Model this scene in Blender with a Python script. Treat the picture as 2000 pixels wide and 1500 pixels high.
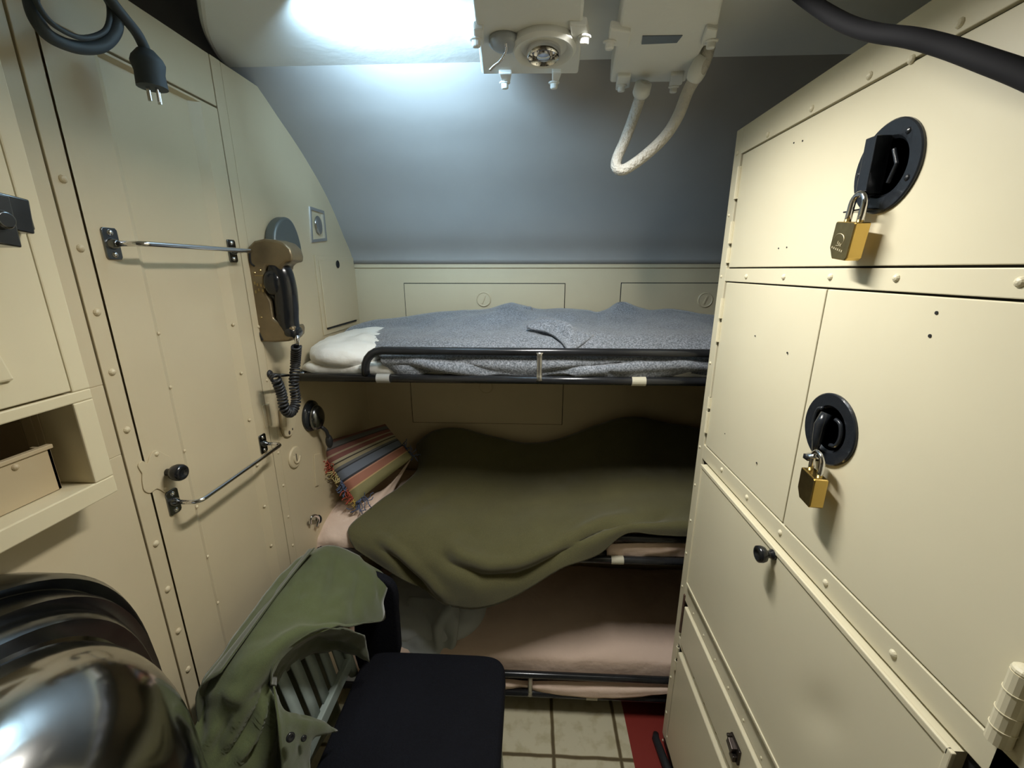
import bpy, bmesh, math, random
from mathutils import Vector, Matrix, noise
random.seed(7)
for o in list(bpy.data.objects): bpy.data.objects.remove(o)
sc = bpy.context.scene
COL = sc.collection
R = math.radians
# ------------------------------------------------------------------ camera
F, PITCH, YAW, CH = 825.0, R(15.2), R(2.61), 1.6
cam = bpy.data.objects.new('camera', bpy.data.cameras.new('camera')); COL.objects.link(cam)
cam.location = (0, 0, CH); cam.rotation_euler = (R(90) - PITCH, 0, YAW)
cam.data.sensor_fit = 'HORIZONTAL'; cam.data.sensor_width = 36; cam.data.lens = F / 2000 * 36
cam.data.clip_start = 0.02
sc.camera = cam
# ------------------------------------------------------------------ world, colour
w = bpy.data.worlds.new('world'); sc.world = w; w.use_nodes = True
w.node_tree.nodes['Background'].inputs[0].default_value = (0.05, 0.055, 0.06, 1)
w.node_tree.nodes['Background'].inputs[1].default_value = 0.3
sc.view_settings.view_transform = 'Standard'; sc.view_settings.look = 'None'
sc.view_settings.exposure = -0.12; sc.view_settings.gamma = 1; sc.view_settings.use_curve_mapping = False
# ------------------------------------------------------------------ lights (each one sits in a fixture built below)
def area(name, loc, target, sx, sy, power, col, spread=180):
    l = bpy.data.lights.new(name, 'AREA'); l.shape = 'RECTANGLE'; l.size = sx; l.size_y = sy
    l.energy = power; l.color = col; l.spread = R(spread)
    o = bpy.data.objects.new(name, l); COL.objects.link(o); o.location = loc
    d = Vector(target) - Vector(loc); o.rotation_euler = d.to_track_quat('-Z', 'Y').to_euler()
    return o
area('ceiling_lamp_light', (0.05, 0.775, 2.022), (0.03, 0.78, 0), 0.36, 0.04, 11.5, (1.0, 0.965, 0.90), 150)
area('added_flare_light', (-0.33, 0.89, 2.046), (-0.22, 1.5, 2.08), 0.24, 0.05, 5.0, (0.50, 0.76, 1.0), 125)  # added lamp: its blue glow on the hull imitates lens flare
# ------------------------------------------------------------------ geometry helpers
def ray(u, v):
    x, y, z = (u - 1000) / F, (750 - v) / F, -1.0
    a = R(90) - PITCH
    X, Y, Z = x, y * math.cos(a) - z * math.sin(a), y * math.sin(a) + z * math.cos(a)
    return Vector((X * math.cos(YAW) - Y * math.sin(YAW), X * math.sin(YAW) + Y * math.cos(YAW), Z))
def P(u, v, x=None, y=None, z=None):           # point on a real plane of the cabin
    r = ray(u, v)
    if x is not None: t = x / r.x
    elif y is not None: t = y / r.y
    else: t = (z - CH) / r.z
    return Vector((0, 0, CH)) + r * t
def proj(p):
    d = Vector(p) - Vector((0, 0, CH)); c, s = math.cos(-YAW), math.sin(-YAW)
    X, Y, Z = d.x * c - d.y * s, d.x * s + d.y * c, d.z
    a = -(R(90) - PITCH)
    y, z = Y * math.cos(a) - Z * math.sin(a), Y * math.sin(a) + Z * math.cos(a)
    return (1000 + F * X / -z, 750 - F * y / -z)
def basis(n):
    n = Vector(n).normalized()
    t = Vector((0, 0, 1)) if abs(n.z) < .9 else Vector((1, 0, 0))
    a = n.cross(t).normalized(); return a, n.cross(a).normalized(), n

class MB:
    def __init__(s): s.v = []; s.f = []; s.m = []; s.uv = {}; s.mi = 0
    def add(s, vs, fs):
        k = len(s.v); s.v += [tuple(x) for x in vs]
        for f in fs: s.f.append(tuple(i + k for i in f)); s.m.append(s.mi)
        return s
    def box(s, a, b):
        (x0, y0, z0), (x1, y1, z1) = a, b
        x0, x1 = sorted((x0, x1)); y0, y1 = sorted((y0, y1)); z0, z1 = sorted((z0, z1))
        return s.add([(x0,y0,z0),(x1,y0,z0),(x1,y1,z0),(x0,y1,z0),(x0,y0,z1),(x1,y0,z1),(x1,y1,z1),(x0,y1,z1)],
                     [(3,2,1,0),(4,5,6,7),(0,1,5,4),(1,2,6,5),(2,3,7,6),(3,0,4,7)])
    def obox(s, c, ax, ay, az):                 # oriented box: centre and three half vectors
        c, ax, ay, az = map(Vector, (c, ax, ay, az)); vs = []
        for k in (-1, 1):
            for i, j in ((-1,-1),(1,-1),(1,1),(-1,1)): vs.append(c + ax*i + ay*j + az*k)
        return s.add(vs, [(3,2,1,0),(4,5,6,7),(0,1,5,4),(1,2,6,5),(2,3,7,6),(3,0,4,7)])
    def tube(s, pts, r, seg=10, caps=True):
        pts = [Vector(p) for p in pts]; n = len(pts); rr = r if isinstance(r, (list, tuple)) else [r] * n
        vs = []; prev = None
        for i, p in enumerate(pts):
            t = (pts[min(i+1, n-1)] - pts[max(i-1, 0)])
            if t.length < 1e-9: t = Vector((0, 0, 1))
            t.normalize()
            if prev is None: a, b, _ = basis(t)
            else:
                a = prev - t * prev.dot(t)
                if a.length < 1e-6: a = basis(t)[0]
                a.normalize(); b = t.cross(a)
            prev = a
            for k in range(seg):
                q = 2 * math.pi * k / seg
                vs.append(p + a * (rr[i] * math.cos(q)) + b * (rr[i] * math.sin(q)))
        fs = []
        for i in range(n - 1):
            for k in range(seg):
                k2 = (k + 1) % seg
                fs.append((i*seg+k, i*seg+k2, (i+1)*seg+k2, (i+1)*seg+k))
        if caps: fs.append(tuple(range(seg))[::-1]); fs.append(tuple((n-1)*seg + k for k in range(seg)))
        return s.add(vs, fs)
    def cyl(s, a, b, r, r2=None, seg=20): return s.tube([a, b], [r, r if r2 is None else r2], seg)
    def lathe(s, prof, o, n, seg=28, sx=1, sy=1):       # prof: (radius, height along n)
        a, b, n = basis(n); o = Vector(o); vs = []; m = len(prof)
        for (r, h) in prof:
            for k in range(seg):
                q = 2*math.pi*k/seg
                vs.append(o + n*h + a*(r*sx*math.cos(q)) + b*(r*sy*math.sin(q)))
        fs = [(i*seg+k, i*seg+(k+1)%seg, (i+1)*seg+(k+1)%seg, (i+1)*seg+k) for i in range(m-1) for k in range(seg)]
        fs.append(tuple(range(seg))[::-1]); fs.append(tuple((m-1)*seg+k for k in range(seg)))
        return s.add(vs, fs)
    def rivet(s, o, n, r=.0045):
        return s.lathe([(r*1.25, -.0005), (r*1.1, r*.25), (r*.8, r*.6), (r*.3, r*.85)], o, n, 10)
    def prism(s, pts, ext):                     # polygon of 3D points extruded by a vector
        pts = [Vector(p) for p in pts]; e = Vector(ext); n = len(pts)
        fs = [tuple(range(n)), tuple(range(n, 2*n))[::-1]]
        fs += [(i, i+n, (i+1)%n+n, (i+1)%n) for i in range(n)]
        return s.add(pts + [p + e for p in pts], fs)
    def ell(s, c, h, p=2.0, nu=32, nv=16, M=None):
        c = Vector(c); vs = []
        def sg(x, e): return math.copysign(abs(x)**e, x)
        e = 2.0 / p
        for i in range(nv + 1):
            th = -math.pi/2 + math.pi*i/nv
            for k in range(nu):
                q = 2*math.pi*k/nu
                d = Vector((h[0]*sg(math.cos(th), e if p>2 else 1)*sg(math.cos(q), e), h[1]*sg(math.cos(th), e if p>2 else 1)*sg(math.sin(q), e), h[2]*math.sin(th)))
                if M: d = M @ d
                vs.append(c + d)
        fs = [(i*nu+k, i*nu+(k+1)%nu, (i+1)*nu+(k+1)%nu, (i+1)*nu+k) for i in range(nv) for k in range(nu)]
        return s.add(vs, fs)
    def build(s, name, mat, parent=None, smooth=False, bevel=0, solid=0, sub=0, offset=-1, seg=2, weld=False):
        me = bpy.data.meshes.new(name); me.from_pydata(s.v, [], s.f); me.update()
        mats = mat if isinstance(mat, (list, tuple)) else [mat]
        for m in mats: me.materials.append(m)
        if len(mats) > 1:
            for p, i in zip(me.polygons, s.m): p.material_index = i
        bm = bmesh.new(); bm.from_mesh(me)
        if weld: bmesh.ops.remove_doubles(bm, verts=bm.verts, dist=1e-5)
        if not solid: bmesh.ops.recalc_face_normals(bm, faces=bm.faces)
        bm.to_mesh(me); bm.free()
        if smooth:
            for p in me.polygons: p.use_smooth = True
        o = bpy.data.objects.new(name, me); COL.objects.link(o)
        if bevel:
            b = o.modifiers.new('b', 'BEVEL'); b.width = bevel; b.segments = seg; b.limit_method = 'ANGLE'; b.angle_limit = R(35)
        if solid:
            b = o.modifiers.new('s', 'SOLIDIFY'); b.thickness = solid; b.offset = offset
        if sub:
            b = o.modifiers.new('u', 'SUBSURF'); b.levels = sub; b.render_levels = sub
        if smooth and not sub:
            try:
                b = me; 
                for e in me.edges: pass
                sm = o.modifiers.new('w', 'WEIGHTED_NORMAL') if bevel else None
            except Exception: pass
        if parent:
            bpy.context.view_layer.update(); o.parent = parent; o.matrix_parent_inverse = parent.matrix_world.inverted()
        return o
def sharp(o, ang=35):                            # smooth shading with sharp edges kept
    me = o.data; bm = bmesh.new(); bm.from_mesh(me)
    for e in bm.edges:
        if len(e.link_faces) == 2 and e.calc_face_angle(0) > R(ang): e.smooth = False
    bm.to_mesh(me); bm.free()
    for p in me.polygons: p.use_smooth = True
    return o
def thing(name, label, cat, loc=(0, 0, 0), group=None):
    o = bpy.data.objects.new(name, None); COL.objects.link(o); o.location = loc; o.empty_display_size = .05
    bpy.context.view_layer.update()
    o['label'] = label; o['category'] = cat
    if group: o['group'] = group
    return o
def tag(o, label, cat, group=None):
    o['label'] = label; o['category'] = cat
    if group: o['group'] = group
    return o
def struct(o): o['kind'] = 'structure'; return o
def lab(o, l): o['label'] = l; return o
def cr(p0, p1, p2, p3, t):
    return 0.5*((2*p1) + (p2-p0)*t + (2*p0-5*p1+4*p2-p3)*t*t + (3*p1-p0-3*p2+p3)*t*t*t)
def spline(pts, n=8):
    pts = [Vector(p) for p in pts]; out = []
    for i in range(len(pts)-1):
        p0 = pts[i-1] if i else pts[0]*2 - pts[1]; p3 = pts[i+2] if i+2 < len(pts) else pts[-1]*2 - pts[-2]
        for k in range(n): out.append(cr(p0, pts[i], pts[i+1], p3, k/n))
    return out + [pts[-1]]
def patch(rows, n=8, m=8):                       # rows of control points -> dense grid of points
    A = [spline(r, n) for r in rows]; C = list(zip(*A)); B = [spline(c, m) for c in C]
    return [list(r) for r in zip(*B)]
def seg_dist(p, a, b):
    ax, ay = a; bx, by = b; dx, dy = bx-ax, by-ay; L = dx*dx+dy*dy
    t = 0 if L == 0 else max(0, min(1, ((p[0]-ax)*dx+(p[1]-ay)*dy)/L))
    return math.hypot(p[0]-ax-t*dx, p[1]-ay-t*dy)
def cloth(G, folds=(), nz=0.0, ns=8.0):          # push a cloth grid along its normals: folds are polylines with depth and width
    H = len(G); W = len(G[0]); out = [[None]*W for _ in range(H)]
    for i in range(H):
        for j in range(W):
            du = G[i][min(j+1, W-1)] - G[i][max(j-1, 0)]; dv = G[min(i+1, H-1)][j] - G[max(i-1, 0)][j]
            n = du.cross(dv)
            if n.length < 1e-12: n = Vector((0, 0, 1))
            n.normalize()
            if n.dot(Vector((0, 0, CH)) - G[i][j]) < 0: n = -n
            p = proj(G[i][j]); d = 0
            for (poly, amp, wd) in folds:
                dist = min(seg_dist(p, poly[k], poly[k+1]) for k in range(len(poly)-1))
                if dist < 3*wd:
                    # fade out toward the two ends of the fold
                    e = min(math.hypot(p[0]-poly[0][0], p[1]-poly[0][1]), math.hypot(p[0]-poly[-1][0], p[1]-poly[-1][1]))
                    d += amp*math.exp(-(dist/wd)**2) * min(1, .15 + e/40)
            q = G[i][j]
            if nz: d += nz*(noise.noise(q*ns) + .5*noise.noise(q*ns*2.3))
            out[i][j] = q + n*d
    return out
def gridmesh(G, name, mat, parent=None, solid=.006, uv=False, offset=-1, sub=0):
    mb = MB(); H = len(G); W = len(G[0])
    mb.add([p for r in G for p in r], [(i*W+j, i*W+j+1, (i+1)*W+j+1, (i+1)*W+j) for i in range(H-1) for j in range(W-1)])
    o = mb.build(name, mat, parent, smooth=True, solid=solid, offset=offset, sub=sub)
    if uv:
        l = o.data.uv_layers.new(name='uv')
        for poly in o.data.polygons:
            for li in poly.loop_indices:
                vi = o.data.loops[li].vertex_index; l.data[li].uv = ((vi % W)/(W-1), (vi//W)/(H-1))
    return o
# ------------------------------------------------------------------ materials
def mat(name, col, rough=.5, metal=0, bump=0, bscale=30, var=0, vscale=3, spec=None, coat=0, sheen=0, bdet=4):
    m = bpy.data.materials.new(name); m.use_nodes = True; nt = m.node_tree; b = nt.nodes['Principled BSDF']
    b.inputs['Base Color'].default_value = (*col, 1); b.inputs['Roughness'].default_value = rough; b.inputs['Metallic'].default_value = metal
    if spec is not None: b.inputs['Specular IOR Level'].default_value = spec
    if coat: b.inputs['Coat Weight'].default_value = coat
    if sheen: b.inputs['Sheen Weight'].default_value = sheen
    tc = nt.nodes.new('ShaderNodeTexCoord')
    if var:
        n = nt.nodes.new('ShaderNodeTexNoise'); n.inputs['Scale'].default_value = vscale; n.inputs['Detail'].default_value = 6
        nt.links.new(tc.outputs['Object'], n.inputs['Vector'])
        r = nt.nodes.new('ShaderNodeValToRGB'); r.color_ramp.elements[0].position = .3; r.color_ramp.elements[1].position = .7
        r.color_ramp.elements[0].color = (*[c*(1-var) for c in col], 1); r.color_ramp.elements[1].color = (*[min(1, c*(1+var)) for c in col], 1)
        nt.links.new(n.outputs['Fac'], r.inputs['Fac']); nt.links.new(r.outputs['Color'], b.inputs['Base Color'])
    if bump:
        n = nt.nodes.new('ShaderNodeTexNoise'); n.inputs['Scale'].default_value = bscale; n.inputs['Detail'].default_value = bdet
        nt.links.new(tc.outputs['Object'], n.inputs['Vector'])
        bp = nt.nodes.new('ShaderNodeBump'); bp.inputs['Strength'].default_value = bump; bp.inputs['Distance'].default_value = .01
        nt.links.new(n.outputs['Fac'], bp.inputs['Height']); nt.links.new(bp.outputs['Normal'], b.inputs['Normal'])
    return m
PAINT = mat('cream_paint', (.66, .585, .395), .42, bump=.10, bscale=14, var=.05, vscale=4)
PAINTL = mat('locker_paint', (.73, .675, .49), .38, bump=.07, bscale=10, var=.035, vscale=3)
TAN = mat('wall_paint', (.56, .475, .315), .45, bump=.10, bscale=12, var=.05, vscale=4)
HULL = mat('hull_haze_tone', (.36, .35, .33), .7, bump=.15, bscale=9, var=.06, vscale=3)  # cream hull toned grey, the flare's haze put into the colour
BOXP = mat('box_paint', (.74, .75, .71), .5, bump=.1, bscale=30, var=.04)
DARK = mat('dark_gap', (.012, .012, .012), .9)
STEEL = mat('polished_steel', (.50, .50, .50), .14, 1, bump=.02, bscale=6, var=.15, vscale=9)
CHROME = mat('chrome', (.72, .72, .74), .10, 1)
GUN = mat('dark_plated_steel', (.20, .21, .22), .22, 1, var=.25, vscale=14)
RAIL = mat('black_enamelled_tube', (.028, .030, .034), .22, .4, var=.3, vscale=12)
BRASS = mat('brass', (.62, .43, .13), .30, 1, bump=.05, bscale=60)
BRASSD = mat('dull_brass', (.40, .31, .15), .34, 1, var=.15, vscale=60)
BLACK = mat('black_bakelite', (.012, .013, .015), .18)
BLACKG = mat('black_gloss_paint', (.016, .019, .024), .22, bump=.15, bscale=40)
RUBBER = mat('black_rubber', (.02, .021, .024), .5)
SEATM = mat('black_upholstery', (.006, .0065, .010), .85, spec=.15, bump=.3, bscale=250, var=.15, vscale=5)
CHAIRM = mat('grey_green_paint', (.30, .36, .34), .4, var=.06, vscale=8)
PHONE = mat('bronze_phone_shell', (.20, .155, .09), .32, .45, bump=.08, bscale=40, var=.25, vscale=14)
GREYPL = mat('grey_metal_hood', (.15, .17, .17), .4, .6)
HOSE = mat('black_hose', (.008, .008, .010), .8, spec=.15)
CORD = mat('grey_cord', (.045, .06, .075), .6)
WHITE = mat('white_linen', (.78, .77, .72), .9, bump=.7, bscale=18, var=.03)
PINK = mat('pale_pink_sheet', (.72, .56, .46), .9, bump=.7, bscale=16, var=.04)
SILVER = mat('silver_tape', (.42, .42, .40), .4, .3)
LABELM = mat('grey_blue_label', (.13, .16, .20), .5)
TANTAPE = mat('buff_tape', (.48, .46, .36), .6)
def wool(name, col, speck, sc_=900, bump=.6, fac=.35):
    m = mat(name, col, .95, sheen=.3); nt = m.node_tree; b = nt.nodes['Principled BSDF']
    tc = nt.nodes.new('ShaderNodeTexCoord'); n = nt.nodes.new('ShaderNodeTexNoise'); n.inputs['Scale'].default_value = sc_; n.inputs['Detail'].default_value = 3
    n2 = nt.nodes.new('ShaderNodeTexNoise'); n2.inputs['Scale'].default_value = 9; n2.inputs['Detail'].default_value = 5
    nt.links.new(tc.outputs['Object'], n.inputs['Vector']); nt.links.new(tc.outputs['Object'], n2.inputs['Vector'])
    r = nt.nodes.new('ShaderNodeValToRGB'); r.color_ramp.elements[0].position = .38; r.color_ramp.elements[1].position = .68
    r.color_ramp.elements[0].color = (*col, 1); r.color_ramp.elements[1].color = (*speck, 1)
    nt.links.new(n.outputs['Fac'], r.inputs['Fac'])
    mx = nt.nodes.new('ShaderNodeMix'); mx.data_type = 'RGBA'; mx.blend_type = 'MULTIPLY'; mx.inputs[0].default_value = fac
    nt.links.new(r.outputs['Color'], mx.inputs[6]); nt.links.new(n2.outputs['Fac'], mx.inputs[7]); nt.links.new(mx.outputs[2], b.inputs['Base Color'])
    bp = nt.nodes.new('ShaderNodeBump'); bp.inputs['Strength'].default_value = bump; bp.inputs['Distance'].default_value = .002
    nt.links.new(n.outputs['Fac'], bp.inputs['Height']); nt.links.new(bp.outputs['Normal'], b.inputs['Normal'])
    return m
GREYW = wool('grey_wool', (.105, .12, .14), (.33, .36, .41), 220)
OLIVE = wool('olive_wool', (.088, .082, .030), (.118, .108, .042), 500, .3)
JACK = wool('olive_cotton', (.082, .100, .038), (.108, .130, .052), 700, .2, .3)
JACKD = wool('olive_lining', (.060, .072, .030), (.080, .092, .040), 700, .2, .3)
# floor tiles
def floor_mat():
    m = bpy.data.materials.new('floor_tile'); m.use_nodes = True; nt = m.node_tree; b = nt.nodes['Principled BSDF']; b.inputs['Roughness'].default_value = .45
    tc = nt.nodes.new('ShaderNodeTexCoord'); sp = nt.nodes.new('ShaderNodeSeparateXYZ'); nt.links.new(tc.outputs['Object'], sp.inputs[0])
    def M(op, a, b_=None, c=None):
        n = nt.nodes.new('ShaderNodeMath'); n.operation = op
        for i, q in enumerate((a, b_, c)):
            if q is None: continue
            if isinstance(q, (int, float)): n.inputs[i].default_value = q
            else: nt.links.new(q, n.inputs[i])
        return n.outputs[0]
    T = .228
    wob = nt.nodes.new('ShaderNodeTexNoise'); wob.inputs['Scale'].default_value = 14; nt.links.new(tc.outputs['Object'], wob.inputs['Vector'])
    wv = M('MULTIPLY', M('SUBTRACT', wob.outputs['Fac'], .5), .006)
    fx = M('FRACT', M('DIVIDE', M('ADD', M('SUBTRACT', sp.outputs[0], .093 - 10*T), wv), T))
    fy = M('FRACT', M('DIVIDE', M('ADD', M('SUBTRACT', sp.outputs[1], 1.061 - 10*T), wv), T))
    dx = M('MINIMUM', fx, M('SUBTRACT', 1, fx)); dy = M('MINIMUM', fy, M('SUBTRACT', 1, fy))
    d = M('MINIMUM', dx, dy)
    r = nt.nodes.new('ShaderNodeValToRGB'); e = r.color_ramp.elements
    e[0].position = .014; e[0].color = (.10, .075, .035, 1); e[1].position = .035; e[1].color = (.56, .52, .37, 1)
    x = e.new(.022); x.color = (.20, .16, .08, 1)
    nt.links.new(d, r.inputs['Fac'])
    n2 = nt.nodes.new('ShaderNodeTexNoise'); n2.inputs['Scale'].default_value = 22; n2.inputs['Detail'].default_value = 8; nt.links.new(tc.outputs['Object'], n2.inputs['Vector'])
    r2 = nt.nodes.new('ShaderNodeValToRGB'); r2.color_ramp.elements[0].position = .33; r2.color_ramp.elements[0].color = (.75, .72, .62, 1); r2.color_ramp.elements[1].position = .50; r2.color_ramp.elements[1].color = (1, 1, 1, 1)
    nt.links.new(n2.outputs['Fac'], r2.inputs['Fac'])
    mx = nt.nodes.new('ShaderNodeMix'); mx.data_type = 'RGBA'; mx.blend_type = 'MULTIPLY'; mx.inputs[0].default_value = .8
    nt.links.new(r.outputs['Color'], mx.inputs[6]); nt.links.new(r2.outputs['Color'], mx.inputs[7])
    red = M('GREATER_THAN', sp.outputs[0], .362)
    mr = nt.nodes.new('ShaderNodeMix'); mr.data_type = 'RGBA'; nt.links.new(red, mr.inputs[0]); nt.links.new(mx.outputs[2], mr.inputs[6])
    mr.inputs[7].default_value = (.22, .025, .018, 1); nt.links.new(mr.outputs[2], b.inputs['Base Color'])
    bp = nt.nodes.new('ShaderNodeBump'); bp.inputs['Strength'].default_value = .4; bp.inputs['Distance'].default_value = .003
    nt.links.new(r.outputs['Alpha'], bp.inputs['Height'])
    return m
FLOORM = floor_mat()
def stripe_mat():
    m = bpy.data.materials.new('striped_weave'); m.use_nodes = True; nt = m.node_tree; b = nt.nodes['Principled BSDF']; b.inputs['Roughness'].default_value = .75
    uv = nt.nodes.new('ShaderNodeUVMap'); sp = nt.nodes.new('ShaderNodeSeparateXYZ'); nt.links.new(uv.outputs['UV'], sp.inputs[0])
    r = nt.nodes.new('ShaderNodeValToRGB'); r.color_ramp.interpolation = 'CONSTANT'; e = r.color_ramp.elements
    S = [(0, (.30,.27,.09)), (.17, (.62,.40,.12)), (.19, (.42,.12,.05)), (.31, (.60,.25,.12)), (.33, (.035,.035,.05)), (.36, (.14,.18,.26)), (.49, (.03,.035,.05)),
         (.51, (.13,.14,.16)), (.55, (.42,.36,.20)), (.60, (.05,.04,.03)), (.62, (.48,.42,.26)), (.66, (.25,.06,.045)), (.73, (.45,.34,.20)), (.755, (.26,.07,.05)), (.83, (.07,.05,.05)), (.85, (.16,.16,.16)), (.93, (.25,.08,.06))]
    e[0].position = 0; e[0].color = (*S[0][1], 1); e[1].position = S[1][0]; e[1].color = (*S[1][1], 1)
    for p, c in S[2:]: x = e.new(p); x.color = (*c, 1)
    hs_ = nt.nodes.new('ShaderNodeHueSaturation'); hs_.inputs['Saturation'].default_value = .8; hs_.inputs['Value'].default_value = .85
    nt.links.new(sp.outputs[1], r.inputs['Fac']); nt.links.new(r.outputs['Color'], hs_.inputs['Color']); nt.links.new(hs_.outputs['Color'], b.inputs['Base Color'])
    return m
STRIPE = stripe_mat()
TUFT = [mat('tuft_' + n, c, .9) for n, c in (('rust', (.36, .07, .04)), ('buff', (.42, .34, .15)), ('navy', (.08, .11, .20)), ('gold', (.35, .25, .06)))]
def glow(name, col, s):
    m = bpy.data.materials.new(name); m.use_nodes = True; b = m.node_tree.nodes['Principled BSDF']
    b.inputs['Base Color'].default_value = (.8, .8, .8, 1); b.inputs['Emission Color'].default_value = (*col, 1); b.inputs['Emission Strength'].default_value = s
    return m
# ================================================================== THE SHELL
XL, XR, YB = -.72, 1.25, 1.75
struct(MB().box((-1.35, -1.3, -.05), (XR, 1.8, 0)).build('floor', FLOORM))
struct(MB().box((-1.35, -1.3, 2.27), (XR, 1.3, 2.32)).build('ceiling', HULL))
struct(MB().box((XR, -1.3, 0), (XR+.04, 1.8, 2.3)).build('wall_right', TAN))
struct(MB().box((-1.35, -1.34, 0), (XR, -1.3, 2.3)).build('wall_front', mat('dim_front_paint', (.30, .28, .22), .6)))
struct(MB().box((-1.39, -1.3, 1.9), (-1.35, 1.8, 2.3)).build('trim_1', HULL))
# curved hull side above the bunks
prof = spline([(0, YB+.02, 1.40), (0, YB+.012, 1.626), (0, 1.685, 1.74), (0, 1.58, 1.86), (0, 1.44, 1.965), (0, 1.30, 2.045), (0, 1.16, 2.13), (0, 1.02, 2.27)], 8)[8:]
mb = MB(); NX = 12
V = [(-1.35 + (XR+1.35)*i/NX, p.y, p.z) for p in prof for i in range(NX+1)]
mb.add(V, [(a*(NX+1)+i, a*(NX+1)+i+1, (a+1)*(NX+1)+i+1, (a+1)*(NX+1)+i) for a in range(len(prof)-1) for i in range(NX)])
struct(mb.build('ceiling_curve', HULL, smooth=True, solid=.02, offset=1))
# back wall
struct(MB().box((-.76, YB, 0), (XR, YB+.04, 1.63)).box((-.72, YB-.006, 1.605), (XR, YB, 1.628)).build('wall_back', TAN, bevel=.002))
# left wall: sheet with riveted seam strips
mb = MB()
for za, zb in ((0, 1.285), (1.412, 2.06)): mb.box((XL-.03, -1.3, za), (XL-.012, .655, zb))
mb.box((XL-.03, .552, 1.285), (XL-.012, .655, 1.412)); mb.box((XL-.03, .655, 0), (XL-.012, 1.8, 2.06))
for za, zb in ((0, 1.285), (1.412, 2.06)): mb.box((XL-.012, -1.3, za), (XL, .655, zb))
mb.box((XL-.012, .552, 1.285), (XL, .655, 1.412))
mb.box((XL-.012, .658, 0), (XL+.001, .6885, 2.06))
mb.box((XL-.012, 1.0615, 0), (XL+.001, 1.094, 2.06)).box((XL-.012, 1.096, 0), (XL, 1.78, 2.06))
mb.box((XL-.012, .69, 1.957), (XL, 1.06, 2.06)).box((XL-.012, .69, 0), (XL, 1.06, .08))
for v, u in ((350,124),(485,157),(610,190),(727,217),(839,249),(1062,304),(1151,327),(1233,347),(1308,366),(1380,384)):
    p = P(u, v, x=XL+.001); mb.rivet((XL+.001, .674, p.z), (1, 0, 0), .0055)
for v, u in ((640,497),(890,535),(950,551),(1012,560),(1069,568),(745,516)):
    p = P(u, v, x=XL+.001); mb.rivet((XL+.001, 1.083, p.z), (1, 0, 0), .0038)
o = mb.build('wall_left', TAN, bevel=.0012); struct(o)
mb = MB(); mb.box((XL-.0125, .6550, .0), (XL-.0118, .6582, 2.03)); mb.box((XL-.0125, .6885, 0), (XL-.0118, .6905, 1.96)); mb.box((XL-.0125, 1.0598, 0), (XL-.0118, 1.0617, 1.96))
struct(mb.build('trim_2', DARK))

# ================================================================== LEFT WALL THINGS
# wardrobe door with dished centre
wd = thing('wardrobe_door', 'tall cream sheet metal wardrobe door in the left wall, with two chrome towel rails', 'door', (XL, .87, .1))
y0, y1, z0, z1 = .692, 1.058, .085, 1.952
ya, yb_, yc, yd = .775, .795, .985, 1.007; zt0, zt1 = 1.86, 1.83
def rect(xa, y0, y1, z0, z1): return [(xa, y0, z0), (xa, y1, z0), (xa, y1, z1), (xa, y0, z1)]
A = rect(XL+.001, y0, y1, z0, z1); B = rect(XL+.001, ya, yd, .16, 1.948); C = rect(XL-.0114, yb_, yc, .18, 1.944)
mb = MB(); mb.add(A + B + C, [(0,1,5,4),(1,2,6,5),(2,3,7,6),(3,0,4,7),(4,5,9,8),(5,6,10,9),(6,7,11,10),(7,4,8,11),(8,9,10,11)])
for (y, u_) in ((.786, 0), (.996, 1)):
    for v, u in (((1057-400,280),(765,310),(895,336),(1008,362),(1107,386),(1200,407)) if u_ == 0 else ((635,454),(730,471),(822,487),(910,503),(990,518),(1067,531))):
        z = P(u, v, x=XL).z; mb.rivet((XL-.003, y, z), (1, -.35 if u_ else .35, 0), .0032)
door = mb.build('door_panel', TAN, wd)
mb = MB(); mb.prism(spline([P(u, v, x=XL+.001) for u, v in ((276,925),(268,910),(276,900),(286,905),(290,893),(297,882),(306,880),(322,888),(333,895),(336,925),(331,950),(322,962),(312,957),(304,955),(292,963),(280,958),(276,940))], 4), (.0022, 0, 0))
for u, v in ((306,887),(323,954)): mb.rivet(P(u, v, x=XL+.003), (1, 0, 0), .004)
mb.build('lock_plate', TAN, wd, bevel=.0008)
k = P(318, 925, x=XL)
lab(MB().lathe([(.007, 0), (.007, .012), (.014, .015), (.0165, .022), (.0165, .030), (.014, .035), (.009, .036), (.008, .033), (.001, .033)], (XL+.002, k.y+.006, k.z), (1, 0, 0)).build('door_knob', BLACK, wd, smooth=True), 'round black knob')
for vz in ((790, 835),):
    mb = MB(); a = P(519, 790, x=XL+.004); b = P(527, 832, x=XL+.004)
    mb.cyl((XL+.005, 1.062, a.z), (XL+.005, 1.062, b.z), .005); mb.box((XL, 1.045, b.z), (XL+.003, 1.078, a.z))
    mb.build('hinge', TAN, wd, bevel=.0008)
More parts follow.
